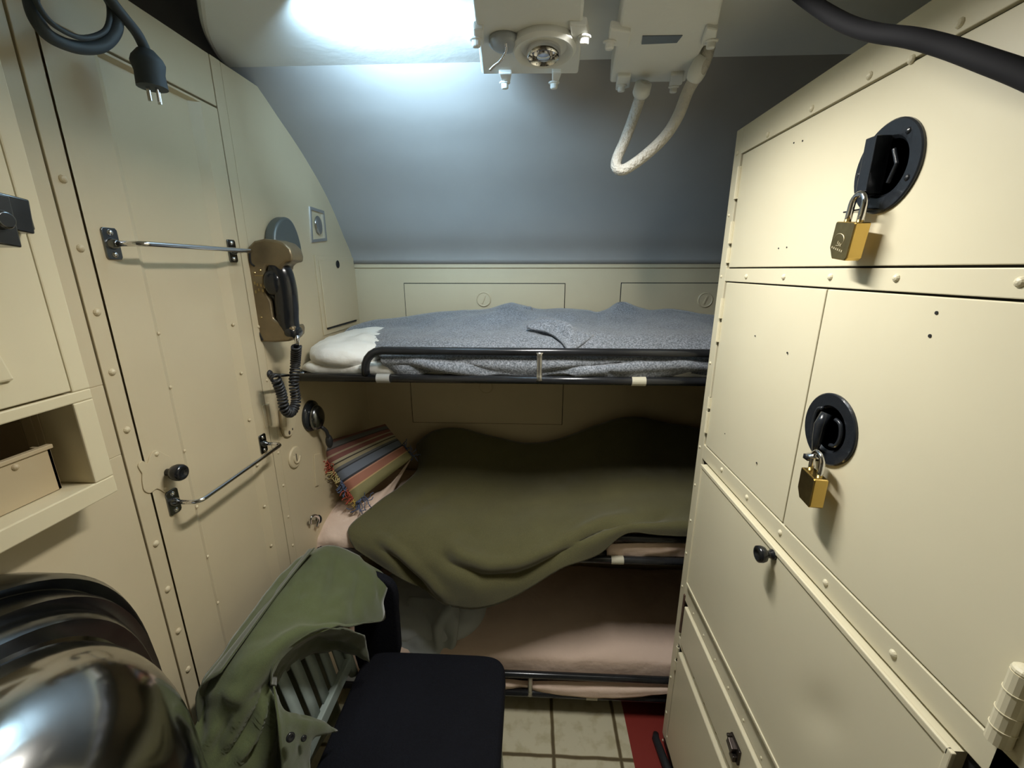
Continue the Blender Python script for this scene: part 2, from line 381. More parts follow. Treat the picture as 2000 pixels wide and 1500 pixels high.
# towel rails
def towel_rail(l, z, ya, yb_, grp):
    t = thing('towel_rail', l, 'towel rail', (XL, (ya+yb_)/2, z), grp)
    so = .055
    for y in (ya, yb_):
        mb = MB()
        pts = [Vector((XL, y+a, z+b)) for a, b in ((-.011,-.026),(.011,-.026),(.014,-.022),(.014,.022),(.011,.026),(-.011,.026),(-.014,.022),(-.014,-.022))]
        mb.prism(pts, (.004, 0, 0)); mb.lathe([(.010, .003), (.008, .010), (.005, .014)], (XL, y, z), (1, 0, 0), 16)
        pl = sharp(mb.build('mounting_plate', GUN, t, bevel=.0008))
        for dz in (-.018, .018): MB().rivet((XL+.004, y, z+dz), (1, 0, 0), .0045).build('screw_head', CHROME, pl, smooth=True)
    c = .016
    pts = [Vector((XL+.005, ya, z)), Vector((XL+so-c, ya, z))] + [Vector((XL+so-c+c*math.sin(q), ya+c-c*math.cos(q), z)) for q in (.4, .8, 1.2, 1.57)]
    pts += [Vector((XL+so-c+c*math.cos(q), yb_-c+c*math.sin(q), z)) for q in (0, .4, .8, 1.2, 1.57)] + [Vector((XL+.005, yb_, z))]
    MB().tube(pts, .0046, 12).build('rail_bar', CHROME, t, smooth=True)
towel_rail('upper chrome towel rail on the wardrobe door, level with the wall telephone', 1.642, .727, 1.028, 'chrome towel rails on the wardrobe door')
towel_rail('lower chrome towel rail on the wardrobe door, below the black door knob', 1.147, .729, 1.024, 'chrome towel rails on the wardrobe door')

# medicine cabinet with an open niche
XF = -.66
mc = thing('wall_cabinet', 'cream metal wall cabinet with a door above an open niche, above the steel washbasin', 'cabinet', (XL, .2, 1.25))
mb = MB()
nz0, nz1, ny1 = 1.285, 1.412, .552
mb.box((XL, -.5, 1.256), (XF, .581, nz0)).box((XL, -.5, nz1), (XF, .581, 1.428)).box((XL, ny1, nz0), (XF, .581, nz1))
mb.box((XL, -.5, 1.428), (XF-.012, .581, 2.035)).box((XF-.012, .5555, 1.428), (XF, .581, 2.035)).box((XF-.012, -.5, 1.965), (XF, .5555, 2.035))
mb.build('cabinet_body', PAINT, mc, bevel=.002)
# niche lining, seen through the opening
mb = MB()
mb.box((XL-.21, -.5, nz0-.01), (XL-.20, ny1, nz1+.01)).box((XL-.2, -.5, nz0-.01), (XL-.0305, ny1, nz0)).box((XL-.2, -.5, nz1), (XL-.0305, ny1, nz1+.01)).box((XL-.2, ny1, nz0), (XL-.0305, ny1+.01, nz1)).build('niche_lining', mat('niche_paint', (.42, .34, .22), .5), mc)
mb = MB(); mb.box((XL+.022, -.5, 1.286), (XL+.026, .535, 1.352)).box((XL, .530, 1.286), (XL+.026, .535, 1.352)).box((XL+.020, -.5, 1.350), (XL+.029, .537, 1.356))
mb.rivet((XL+.026, .49, 1.342), (1, 0, 0), .004)
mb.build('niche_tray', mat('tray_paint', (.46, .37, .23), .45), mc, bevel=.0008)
cd = MB().box((XF-.010, -.5, 1.431), (XF+.001, .5535, 1.962)).build('cabinet_door', PAINT, mc, bevel=.0015)
# pressed finger pull of the cabinet door
p1 = P(12, 672, x=XF)
mb = MB(); mb.prism([(XF+.001, .36, p1.z+.05), (XF+.001, .472, p1.z+.05), (XF+.001, .490, p1.z-.045), (XF+.001, .36, p1.z-.045)], (.006, 0, 0))
mb.build('finger_pull', PAINT, cd, bevel=.003)
a = P(12, 425, x=XF+.012)
la = MB(); la.obox((XF+.010, .528, a.z+.006), (.010, 0, 0), (0, .022, -.003), (0, .002, .021)); la.obox((XF+.016, .508, a.z-.004), (.014, 0, 0), (0, .014, -.002), (0, .001, .030))
la.cyl((XF+.02, .505, a.z-.005), (XF+.04, .505, a.z-.005), .013, .010); la.box((XF+.001, .535, a.z-.012), (XF+.007, .561, a.z+.018))
lab(sharp(la.build('latch', GUN, cd, bevel=.002)), 'dark metal cupboard latch')
for dz in (-.006, .010): MB().rivet((XF+.007, .552, a.z+dz), (1, 0, 0), .004).build('screw_head', CHROME, cd, smooth=True)

# folding washbasin: polished shell against the wall
wb = thing('folding_washbasin', 'polished steel folding washbasin with a domed shell at the lower left of the cabin', 'washbasin', (XL, .22, .5))
cy, cz, hw, hh = .18, .845, .400, .395
def se(t, k, ex=3.2):
    c, s = math.cos(t), math.sin(t)
    return (math.copysign(abs(c)**(2/ex), c)*hw*k, math.copysign(abs(s)**(2/ex), s)*hh*k)
def shell(prof, name, m, parent, ex=3.2, seg=96):
    vs = []
    for (k, x) in prof:
        for i in range(seg):
            a, b = se(2*math.pi*i/seg, k, ex + (2.1-ex)*max(0, (0.85-k))/.85)
            vs.append((x, cy+a, cz+b))
    m_ = len(prof)
    fs = [(i*seg+k, i*seg+(k+1)%seg, (i+1)*seg+(k+1)%seg, (i+1)*seg+k) for i in range(m_-1) for k in range(seg)]
    fs.append(tuple((m_-1)*seg+k for k in range(seg))); fs.append(tuple(range(seg)))
    return sharp(MB().add(vs, fs).build(name, m, parent), 50)
shell([(1.0, XL), (1.0, XL+.045), (.985, XL+.056), (.965, XL+.050), (.955, XL+.044), (.90, XL+.05)], 'outer_rim', GUN, wb)
shell([(.955, XL+.03), (.945, XL+.070), (.935, XL+.082), (.92, XL+.080), (.90, XL+.076), (.89, XL+.094), (.875, XL+.102), (.86, XL+.100), (.80, XL+.095)], 'stepped_rim', GUN, wb)
prof2 = [(.86, XL+.09)] + [(.82*math.cos(q)**.75, XL+.10+.205*math.sin(q)) for q in [i*math.pi/2/18 for i in range(0, 18)]]
shell(prof2, 'basin_dome', STEEL, wb)
mb = MB(); mb.tube(spline([P(322,1350,x=-.60), P(338,1400,x=-.60), P(352,1450,x=-.60), P(360,1500,x=-.60)], 4), .009, 10)
mb.tube(spline([P(300,1415,x=-.56), P(312,1405,x=-.56), P(318,1400,x=-.57)], 4), .004, 8)
mb.build('hinge_rod', GUN, wb, smooth=True)
c = P(350, 1465, x=-.60); mb = MB(); mb.lathe([(.008, -.02), (.016, -.012), (.018, 0), (.014, .01), (.016, .014), (.008, .02)], c, (0, .3, 1), 16); mb.ell(c + Vector((.012, .005, .012)), (.008, .008, .008), nu=12, nv=8)
mb.build('hinge_knuckle', STEEL, wb, smooth=True)
MB().tube(spline([P(362,1484,x=-.58), P(382,1483,x=-.58), P(398,1492,x=-.58), P(402,1510,x=-.58)], 5), .0042, 10).build('drain_lever', CHROME, wb, smooth=True)

# wall telephone
ph = thing('wall_telephone', 'bronze coloured wall telephone with a black handset, right of the wardrobe door', 'telephone', (XL, 1.12, 1.4))
YP = 1.085
def prof_y(px, y): return [P(u, v, y=y) for u, v in px]
body = [(478,502),(484,482),(498,470),(520,466),(545,468),(566,474),(580,486),(585,500),(584,512),(572,512),(562,520),(560,530),(545,522),(526,520),(523,530),(524,572),(536,590),(541,622),(556,630),(572,642),(586,636),(590,645),(589,657),(580,667),(545,669),(512,668),(503,662),(494,640),(486,570)]
mb = MB(); pts = prof_y([(478+(u-478)*.86, v) for u, v in body], YP); mb.prism(pts, (0, .06, 0))
mb2 = mb.build('phone_shell', PHONE, ph, bevel=.008, seg=3); sharp(mb2, 40)
# grip of the handset seen in the cut-out
hs = spline([P(535,520,y=YP+.025), P(548,530,y=YP+.025), P(556,560,y=YP+.025), P(560,595,y=YP+.025), P(562,625,y=YP+.025), P(568,650,y=YP+.025)], 6)
mb = MB(); mb.tube(hs, [.025+.004*math.sin(math.pi*i/(len(hs)-1)) for i in range(len(hs))], 16)
mb.ell(P(541,552,y=YP+.022), (.026, .032, .036), p=3); mb.ell(P(573,648,y=YP+.022), (.020, .026, .018), p=2.5)
hd = mb.build('handset', BLACK, ph, smooth=True); lab(hd, 'black handset in the bronze shell')
MB().cyl(P(580,655,y=YP+.01), P(580,676,y=YP+.01), .007, .005).build('cord_socket', CHROME, hd, smooth=True)
mb = MB(); 
for px in (((487,490),(489,512),(497,520)), ((502,628),(505,648),(513,665))):
    MB().tube(spline([P(u, v, y=YP-.001) for u, v in px], 4), .0022, 6).build('shell_slot', DARK, ph, smooth=True)
mb = MB()                                             # raised lettering worn beyond reading: short raised ticks
for u, v in ((510,557),(517,560),(514,568),(500,570),(503,556),(506,566),(498,553)): mb.obox(P(u, v, y=YP-.0004), (.0022, 0, 0), (0, .0008, 0), (0, 0, .0035))
mb.box(P(497,537,y=YP-.001), P(515,539,y=YP+.001)); 
for u, v in ((510,620),(496,615),(497,533),(508,528)): mb.rivet(P(u, v, y=YP), (0, -1, 0), .0028)
mb.build('raised_marks', BRASSD, ph)['kind'] = 'stuff'
# hood behind the phone
hc = P(540, 470, x=XL+.012)
mb = MB(); M = [(.0, 0)]; pts = [P(u, v, x=XL+.002) for u, v in ((517,490),(516,462),(519,443),(527,430),(539,424),(551,431),(561,450),(568,472),(572,492))]
mb.prism(spline(pts, 4), (.03, 0, 0)); sharp(mb.build('rear_hood', GREYPL, ph, bevel=.01, seg=3), 40)
# coiled cord: from handset down, loop, up to a hook
def coil(path, r, turns, n=14):
    pts = spline(path, 30); L = [0]
    for i in range(1, len(pts)): L.append(L[-1] + (pts[i]-pts[i-1]).length)
    out = []; N = turns*n; j = 0; prev = None
    for i in range(N+1):
        s_ = L[-1]*i/N
        while j < len(L)-2 and L[j+1] < s_: j += 1
        f = (s_-L[j])/max(1e-9, L[j+1]-L[j]); p = pts[j].lerp(pts[j+1], f); t = (pts[j+1]-pts[j]).normalized()
        a = (prev - t*prev.dot(t)).normalized() if prev else basis(t)[0]; prev = a; b = t.cross(a)
        q = 2*math.pi*i/n; out.append(p + a*r*math.cos(q) + b*r*math.sin(q))
    return out
XC = -.655
path = [P(579,676,y=YP+.01), P(577,710,x=XC), P(574,750,x=XC), P(578,785,x=XC), P(568,806,x=XC), P(556,798,x=XC+.002), P(550,770,x=XC), P(541,745,x=XC), P(536,735,x=XC-.01)]
cd = tag(MB().tube(coil(path, .0105, 40), .0034, 6).build('coiled_cord', RUBBER, smooth=True), 'black coiled cord looping from the telephone handset down and up to a wall hook', 'cord')
hk = thing('cord_hook', 'small black metal hook under the telephone holding the end of the coiled cord', 'hook', P(526,730,x=XL))
c = P(526, 730, x=XL+.002)
MB().lathe([(.009, 0), (.011, .003), (.009, .007), (.004, .009)], (XL, c.y, c.z), (1, 0, 0), 16).build('hook_base', RUBBER, hk, smooth=True)
MB().tube(spline([(XL+.006, c.y, c.z), (XL+.03, c.y+.005, c.z-.004), (XL+.05, c.y+.01, c.z-.006), P(536,735,x=XC-.01)], 4), .0035, 8).build('hook_arm', GUN, hk, smooth=True)

# chipped painted bracket, keyhole disc, small latch plates
CHIP = mat('rusty_chip', (.05, .035, .025), .8)
sb = thing('chipped_bracket', 'cream painted wall bracket with chipped paint below the coiled cord', 'bracket', P(560,820,x=XL))
mb = MB(); pts = [P(u, v, x=XL) for u, v in ((543,800),(568,798),(573,815),(571,835),(565,850),(553,852),(546,835))]; mb.prism(spline(pts, 3), (.008, 0, 0))
mb.cyl(P(552,795,x=XL+.016), P(556,840,x=XL+.016), .007); mb.build('bracket_plate', TAN, sb, bevel=.002)
mb = MB()
for u, v, r in ((557,800,.006),(553,806,.004),(560,812,.005),(565,845,.007),(558,830,.004),(549,790,.004),(571,838,.004)): lab(MB().ell(P(u, v, x=XL+.0075), (.0022, r*.8, r), nu=8, nv=6).build('paint_chip', CHIP, sb), 'dark chip in the paint')
kc = P(575, 893, x=XL)
kd = thing('keyhole_cover', 'round cream painted keyhole cover on the wall right of the lower towel rail', 'keyhole cover', kc)
MB().lathe([(.034, 0), (.034, .003), (.031, .006), (.020, .007), (.001, .007)], kc, (1, 0, 0), 32).build('cover_disc', TAN, kd, smooth=False, bevel=.001)
MB().box((XL+.0068, kc.y-.002, kc.z-.012), (XL+.0076, kc.y+.001, kc.z+.012)).build('keyhole_slot', DARK, kd)
mb = MB(); mb.tube(spline([Vector((XL+.008, kc.y+.016*math.cos(q), kc.z+.018*math.sin(q))) for q in (2.6, 3.2, 4.0, 4.8, 5.5, 6.2)], 3), .0025, 6); mb.build('cover_rim', TAN, kd, smooth=True)
fp = P(617, 920, x=XL)
f_ = MB(); f_.prism([P(u, v, x=XL) for u, v in ((612,888),(624,885),(627,925),(621,948),(615,950))], (.004, 0, 0)); tag(f_.build('latch_plate', TAN, bevel=.001), 'narrow cream latch plate on the wall beside the striped cushion', 'plate')
hh_ = thing('bunk_hook', 'small chromed hook on the left wall at the head of the middle bunk', 'hook', P(612,1018,x=XL))
MB().tube(spline([P(606,1024,x=XL+.006), P(607,1012,x=XL+.018), P(615,1007,x=XL+.02), P(622,1013,x=XL+.016), P(618,1028,x=XL+.01)], 4), .005, 8).build('hook_arm', CHROME, hh_, smooth=True)
MB().ell(P(623,1014,x=XL+.012), (.01, .009, .016), nu=12, nv=8).build('hook_base', BLACK, hh_, smooth=True)
# reading lamp, black oval, under the top bunk
rl = thing('reading_lamp', 'black round wall lamp under the top bunk, above the striped cushion', 'lamp', P(610,815,x=XL))
rc = P(606, 812, x=XL)
MB().lathe([(.052, 0), (.050, .008), (.040, .012), (.030, .020)], rc, (1, 0, 0), 32, 1, 1).build('lamp_base', BLACKG, rl, smooth=True)
MB().ell((XL+.022, rc.y-.004, rc.z-.004), (.022, .036, .042)).build('lamp_shade', GUN, rl, smooth=True)
mb = MB(); mb.tube(spline([(XL+.03, rc.y+.005, rc.z-.04), (XL+.04, rc.y+.015, rc.z-.06), (XL+.04, rc.y+.022, rc.z-.09), (XL+.04, rc.y+.03, rc.z-.12)], 4), .006, 8)
mb.ell((XL+.04, rc.y+.025, rc.z-.10), (.012, .012, .025), nu=12, nv=8); mb.build('lamp_pull', RUBBER, rl, smooth=True)
# recessed chrome tray
tr = thing('recessed_ashtray', 'small square chrome ashtray recessed in the left wall above the top bunk', 'ashtray', P(620,440,x=XL))
q = [P(u, v, x=XL) for u, v in ((603,403),(631,412),(637,470),(607,474))]
cen = sum(q, Vector())/4
qi = [cen + (a-cen)*.82 for a in q]
mb = MB(); e = Vector((.004, 0, 0)); V = [a for a in q] + [a+e for a in q] + [a+e for a in qi] + [a - e*.2 for a in qi]
mb.add(V, [(0,1,5,4),(1,2,6,5),(2,3,7,6),(3,0,4,7),(4,5,9,8),(5,6,10,9),(6,7,11,10),(7,4,8,11),(8,9,13,12),(9,10,14,13),(10,11,15,14),(11,8,12,15),(12,13,14,15)])
mb.build('tray_frame', CHROME, tr)
MB().ell(cen + Vector((.004, .0, 0)), (.006, .024, .030), nu=20, nv=10).build('tray_cup', STEEL, tr, smooth=True)
# cover panel at the head of the top bunk
cp = thing('access_panel', 'cream cover panel with a dark finger hole on the left wall over the top bunk', 'panel', P(660,570,x=XL))
mb = MB(); mb.box((XL, 1.425, 1.378), (XL+.004, 1.735, 1.645)).build('panel_frame', TAN, cp, bevel=.001)
mb = MB(); mb.box((XL+.004, 1.445, 1.402), (XL+.008, 1.72, 1.630)).build('panel_cover', TAN, cp, bevel=.0015)
c = P(659, 516, x=XL+.008); MB().lathe([(.012, 0), (.014, .002), (.009, .004), (.008, .001), (.001, .0008)], c, (1, 0, 0), 18).build('finger_hole', DARK, cp, smooth=True)
MB().box((XL+.0042, 1.45, 1.396), (XL+.0084, 1.70, 1.401)).build('dark_edge_strip', DARK, cp)  # dark strip along the cover's lower edge
# extension cord with plug
XE = -.655
ex = thing('extension_cord', 'grey looped power cord with a three pin plug hanging at the upper left', 'cord', P(150,40,x=XE))
mb = MB(); mb.tube(spline([P(58,-30,x=XE), P(62,10,x=XE), P(75,45,x=XE), P(102,74,x=XE), P(150,92,x=XE), P(196,90,x=XE+.004), P(222,66,x=XE+.006), P(228,36,x=XE+.006), P(215,0,x=XE+.008), P(190,-30,x=XE+.008)], 6), .0085, 10)
mb.tube(spline([P(62,-20,x=XE+.01), P(80,20,x=XE+.014), P(110,52,x=XE+.014), P(160,74,x=XE+.012), P(205,60,x=XE+.01), P(214,20,x=XE+.004), P(200,-30,x=XE)], 6), .0035, 8)
mb.tube(spline([P(195,-30,x=XE+.015), P(222,8,x=XE+.016), P(246,38,x=XE+.016), P(268,66,x=XE+.014), P(284,98,x=XE+.012), P(288,112,x=XE+.012)], 6), .0078, 10)
mb.build('cord_loops', CORD, ex, smooth=True)
a, b = P(284, 98, x=XE+.012), P(298, 172, x=XE+.012); ax = (b-a).normalized(); sd = Vector((.2, 1, .0)).normalized(); sd = (sd - ax*sd.dot(ax)).normalized(); th = ax.cross(sd)
mb = MB(); mb.tube([a, a.lerp(b, .2), a.lerp(b, .35), a.lerp(b, .6), b], [.012, .021, .024, .021, .022], 18)
for k in range(5): mb.tube([a.lerp(b, .02+.06*k), a.lerp(b, .05+.06*k)], .0125+.001*k, 14)
pg = sharp(mb.build('plug_body', CORD, ex), 45)
mb = MB()
for s in (-1, 1): mb.obox(b + sd*.008*s + ax*.011, sd*.001, th*.0035, ax*.011)
mb.cyl(b + th*.009, b + th*.009 + ax*.022, .0026)
mb.build('plug_pins', CHROME, pg)

# ================================================================== OVERHEAD
ZD = 2.085
du = thing('ceiling_duct', 'broad painted ventilation duct with a rounded end running across the overhead', 'duct', (0, .8, ZD))
out = [P(u, v, z=ZD) for u, v in ((384,0),(393,55),(408,92),(432,125),(465,147),(500,150))]
pts = [Vector((out[0].x, -.6, ZD))] + spline(out, 4) + [Vector((XR-.01, P(1500,144,z=ZD).y, ZD)), Vector((XR-.01, -.6, ZD))]
MB().prism(pts, (0, 0, .12)).build('duct_body', BOXP, du, bevel=.012, seg=3)
# main ceiling lamp over the cabin (out of frame) and added cool lamp for the flare glow
def fixture(l, loc, sx, sy, glowm, rot=0):
    t = thing('ceiling_lamp', l, 'lamp', loc)
    x, y, z = loc
    MB().box((x-sx/2, y-sy/2, z), (x+sx/2, y+sy/2, ZD-.001)).build('lamp_housing', BOXP, t, bevel=.005)
    mb = MB(); mb.tube([(x-sx/2+.02, y, z-.004), (x+sx/2-.02, y, z-.004)], .012, 14); mb.build('lamp_tube', glowm, t, smooth=True)
    return t
fixture('long tube lamp under the duct above the middle of the cabin', (.05, .775, 2.045), .42, .07, glow('tube_glow', (1, .97, .9), 3))
fixture('added cool tube lamp under the duct, its glow standing in for lens flare', (-.33, .85, 2.07), .26, .05, glow('cool_glow', (.6, .85, 1), 3))

def bolt(mb, c, n, r=.010):
    mb.lathe([(r*1.5, 0), (r*1.5, .003), (r, .004), (r, .012), (r*.8, .014)], c, n, 12)
# right junction box
ZJ = 2.03
jb = thing('junction_box', 'pale grey cable box with four bolted lugs and a dark label, above the bunks', 'junction box', P(1280,60,z=ZJ))
q = [P(u, v, z=ZJ) for u, v in ((1191,162),(1338,161),(1372,96),(1400,62),(1415,-12),(1220,-12))]
# rectangular enclosure with slightly angled far corner
mb = MB(); mb.prism(q, (0, 0, .055)); mb.build('box_body', BOXP, jb, bevel=.005)
LUGS = (((1232,65),(1192,58),(1186,90),(1228,94)), ((1368,90),(1380,56),(1402,60),(1396,92)), ((1206,150),(1232,150),(1230,172),(1202,178)), ((1310,148),(1336,146),(1332,166),(1306,174)))
for k, px in enumerate(LUGS):
    pts = [P(u, v, z=ZJ-.008) for u, v in px]; mb = MB(); mb.prism(pts, (0, 0, .016))
    lg = mb.build('lug', BOXP, jb, bevel=.003)
    cpx = ((1191,80),(1390,78),(1214,166),(1316,168))[k]; m2 = MB(); bolt(m2, P(*cpx, z=ZJ-.006), (0, .15, -1), .0085); m2.build('bolt', BOXP, lg, bevel=.001)
MB().prism([P(u, v, z=ZJ-.0015) for u, v in ((1255,71),(1333,70),(1322,84),(1253,87))], (0, 0, .003)).build('label_plate', LABELM, jb)
def cable(l, px, r, grp):
    return tag(MB().tube(spline(px, 8), r, 14).build('armoured_cable', CABLE, smooth=True), l, 'cable', grp)
CABLE = mat('painted_braid', (.55, .53, .47), .6, bump=.8, bscale=120)
YJ = 1.16
cable('thick painted cable loop hanging below the right junction box', [P(1262,160,y=1.14), P(1252,185,y=1.15), P(1237,230,y=1.17), P(1220,275,y=1.17), P(1205,310,y=1.17), P(1205,328,y=1.165), P(1222,330,y=1.16), P(1262,302,y=1.15), P(1300,265,y=1.14), P(1325,225,y=1.12), P(1345,175,y=1.10), P(1372,130,y=1.06), P(1385,90,y=1.04)], .013, 'cables')
mb = MB(); mb.lathe([(.019, 0), (.020, .02), (.018, .024), (.015, .028)], P(1257,163,y=1.13), Vector(P(1250,190,y=1.15)) - Vector(P(1257,163,y=1.13)), 18)
mb.build('cable_gland', BOXP, jb, smooth=True); mb = MB(); mb.lathe([(.017, 0), (.019, .035), (.017, .045), (.015, .05)], P(1378,105,y=1.05), Vector(P(1350,165,y=1.09)) - Vector(P(1378,105,y=1.05)), 18)
mb.build('cable_gland', BOXP, jb, smooth=True)
# left lamp box with round socket
lb = thing('switch_box', 'pale overhead electrical box with a round socket and bead chain, left of the junction box', 'electrical box', P(1040,60,z=ZJ))
q = [P(u, v, z=ZJ) for u, v in ((941,146),(1129,145),(1134,105),(1142,-12),(922,-12))]
MB().prism(q, (0, 0, .055)).build('box_body', BOXP, lb, bevel=.005)
for k, px in enumerate((((1112,50),(1146,52),(1152,82),(1118,88)), ((974,144),(1000,144),(996,164),(980,164)), ((1078,142),(1098,142),(1090,164),(1078,164)), ((925,60),(945,58),(945,90),(925,88)))):
    lg = MB().prism([P(u, v, z=ZJ-.008) for u, v in px], (0, 0, .016)).build('lug', BOXP, lb, bevel=.003)
    cpx = ((1141,70),(986,160),(1082,160),(930,75))[k]; m2 = MB(); bolt(m2, P(*cpx, z=ZJ-.006), (0, .1, -1), .0085); m2.build('bolt', BOXP, lg, bevel=.001)
MB().prism([P(u, v, z=ZJ-.004) for u, v in ((1120,52),(1150,60),(1148,90),(1118,84))], (0, 0, .006))
c = P(1062, 82, z=ZJ); n = Vector((0, -.05, -1))
sk = sharp(MB().lathe([(.062, 0), (.064, .014), (.058, .020), (.052, .018), (.045, .010), (.030, .008)], c, n, 36).build('socket_rim', BOXP, lb), 40)
sk2 = sharp(MB().lathe([(.034, .006), (.034, .020), (.031, .024), (.028, .020), (.026, .010), (.014, .010), (.013, .022), (.006, .024)], c + Vector((0, .01, 0)), n, 28).build('socket_ring', CHROME, lb), 40)
c2 = P(985, 75, z=ZJ); MB().lathe([(.030, 0), (.030, .010), (.022, .016), (.010, .018)], c2, n, 24).build('pull_switch', mat('dull_grey', (.35, .38, .40), .4), lb, smooth=True)
mb = MB(); ch = spline([P(988,85,z=ZJ-.015), P(988,100,z=ZJ-.02), P(978,118,z=ZJ-.03), P(966,128,z=ZJ-.035), P(958,136,z=ZJ-.04)], 6)
for p in ch: mb.ell(p, (.003, .003, .003), nu=8, nv=6)
mb.build('bead_chain', CHROME, lb, smooth=True)['kind'] = 'stuff'
# black hose near the camera, upper right
tag(MB().tube(spline([P(1500,-60,x=.33), P(1570,-5,x=.34), P(1640,40,x=.345), P(1700,62,x=.35), P(1780,74,x=.355), P(1850,92,x=.36), P(1930,120,x=.36), P(2000,146,x=.36), P(2100,190,x=.36)], 6), .0082, 14).build('black_hose', HOSE, smooth=True),
    'thick black hose sagging across the upper right corner in front of the lockers', 'hose')

# ================================================================== LOCKER BANK
XK = .48
lk = thing('steel_locker', 'tall bank of cream painted steel lockers filling the right side of the cabin', 'locker', (.8, .3, 0))
mb = MB(); mb.box((XK+.008, -.9, .03), (1.12, 1.135, 1.912)).build('locker_carcass', PAINTL, lk)
mb = MB()
mb.box((XK, 1.106, .02), (XK+.03, 1.142, 1.915))
mb.box((XK, -.9, 1.858), (XK+.02, 1.1065, 1.915)); mb.box((XK, -.9, 1.5715), (XK+.012, 1.1065, 1.6015)); mb.box((XK, -.9, 1.0915), (XK+.012, 1.1065, 1.1325))
mb.box((XK, -.9, .622), (XK+.012, 1.1065, .694)); mb.box((XK, -.9, .452), (XK+.012, 1.1065, .478)); mb.box((XK, -.9, .02), (XK+.012, 1.1065, .055))
mb.box((XK, -.9, 1.09), (XK+.012, .342, 1.58))
N = (-1, 0, 0)
for u, v in ((1500,263),(1586,212),(1699,148),(1781,116),(1876,45),(1441,298),(1458,540),(1531,541),(1622,541),(1751,543),(1993,551),(1410,917),(1459,971),(1524,1040),(1613,1138),(1745,1277)):
    mb.rivet(P(u, v, x=XK), N, .0048)
for v in (300, 420, 540, 710, 875, 950, 1020, 1085, 1150, 1330, 1400, 1455):
    z = P(1438 - (v-258)*.124 + 8, v, x=XK).z; mb.rivet((XK, 1.128, z), N, .0035)
for y in [1.05 - .075*i for i in range(9)]: mb.rivet((XK, y, .676), N, .0032); mb.rivet((XK, y-.02, .637), N, .0028)
for y in [1.05 - .075*i for i in range(5)]: mb.rivet((XK, y, .464), N, .0028)
mb.build('locker_frame', PAINTL, lk, bevel=.0012)
MB().box((XK+.0074, -.89, .04), (XK+.0082, 1.107, 1.90)).build('door_gaps', DARK, lk)
def ldoor(y0, y1, z0, z1, xf, bev=.0015, name='locker_door'):
    return MB().box((xf, y0, z0), (XK+.0085, y1, z1)).build(name, PAINTL, lk, bevel=bev, seg=3)
d_top = ldoor(-.9, 1.097, 1.6045, 1.8545, XK+.001)
d_side = ldoor(.7290, 1.097, 1.1355, 1.5685, XK+.001)
d_mid = ldoor(.346, .7255, 1.1355, 1.5685, XK+.0008)
d_low = None
# lower door: pressed sheet with a dent
def dented(y0, y1, z0, z1, xf, dents):
    ny, nz = 48, 28; G = []
    for j in range(nz+1):
        row = []
        for i in range(ny+1):
            y = y0+(y1-y0)*i/ny; z = z0+(z1-z0)*j/nz; x = xf
            for (cy_, cz_, sy, sz, am, an) in dents:
                a, b = (y-cy_)*math.cos(an)+(z-cz_)*math.sin(an), -(y-cy_)*math.sin(an)+(z-cz_)*math.cos(an)
                x += am*math.exp(-(a/sy)**2-(b/sz)**2)
            if i in (0, ny) or j in (0, nz): x = xf
            row.append((x, y, z))
        G.append(row)
    mb = MB(); W = ny+1
    V = [p for r in G for p in r]; mb.add(V, [(i*W+j, i*W+j+1, (i+1)*W+j+1, (i+1)*W+j) for i in range(nz) for j in range(ny)])
    ring = [j for j in range(W)] + [i*W+ny for i in range(1, nz+1)] + [nz*W+j for j in range(ny-1, -1, -1)] + [i*W for i in range(nz-1, 0, -1)]
    k = len(mb.v); mb.v += [(XK+.0085, mb.v[r][1], mb.v[r][2]) for r in ring]; n = len(ring)
    for a in range(n): mb.f.append((ring[a], ring[(a+1)%n], k+(a+1)%n, k+a)); mb.m.append(0)
    return sharp(mb.build('locker_door', PAINTL, lk), 40)
dp = P(1615, 1395, x=XK)
d_low = dented(.366, 1.078, .703, 1.086, XK-.011, [(dp.y, dp.z, .030, .065, .006, .5), (.75, .85, .2, .12, .0015, 0)])
mb = MB(); mb.box((XK-.0135, .366, 1.078), (XK-.008, 1.078, 1.0875)); mb.box((XK-.0135, 1.072, .703), (XK-.008, 1.0795, 1.08)); mb.box((XK-.0135, .366, .70), (XK-.008, 1.078, .708)); mb.box((XK-.0135, .362, .70), (XK-.008, .370, 1.0875))
mb.build('door_lip', PAINTL, d_low, bevel=.0015)
d_dr = ldoor(-.4, 1.078, .483, .618, XK-.008, .003)
d_bot = ldoor(-.4, 1.078, .062, .447, XK-.010, .004)
# hinges on the left edge
for (z0, z1) in ((1.76, 1.83), (1.66, 1.71), (1.615, 1.65), (1.48, 1.53), (1.42, 1.47), (1.24, 1.27), (1.17, 1.23), (.40, .44), (.35, .385)):
    mb = MB(); mb.cyl((XK-.002, 1.102, z0), (XK-.002, 1.102, z1), .0042, seg=12); mb.box((XK-.002, 1.095, z0), (XK+.002, 1.109, z1)); mb.build('hinge', PAINTL, lk)
mb = MB(); mb.cyl((XK-.001, 1.10, .50), (XK-.001, 1.10, .64), .004, seg=10); lab(mb.build('hinge', mat('rusty_steel', (.12, .07, .05), .6, .3, var=.4, vscale=60), lk), 'bare rusty hinge')
mb = MB(); mb.cyl((XK-.006, .338, 1.142), (XK-.006, .338, 1.228), .010, seg=16)
for z in (1.16, 1.18, 1.205): mb.lathe([(.0107, 0), (.0107, .001)], (XK-.006, .338, z), (0, 0, 1), 16)
mb.ell((XK-.006, .338, 1.23), (.010, .010, .006), nu=14, nv=8); mb.build('hinge', PAINTL, lk, smooth=False)
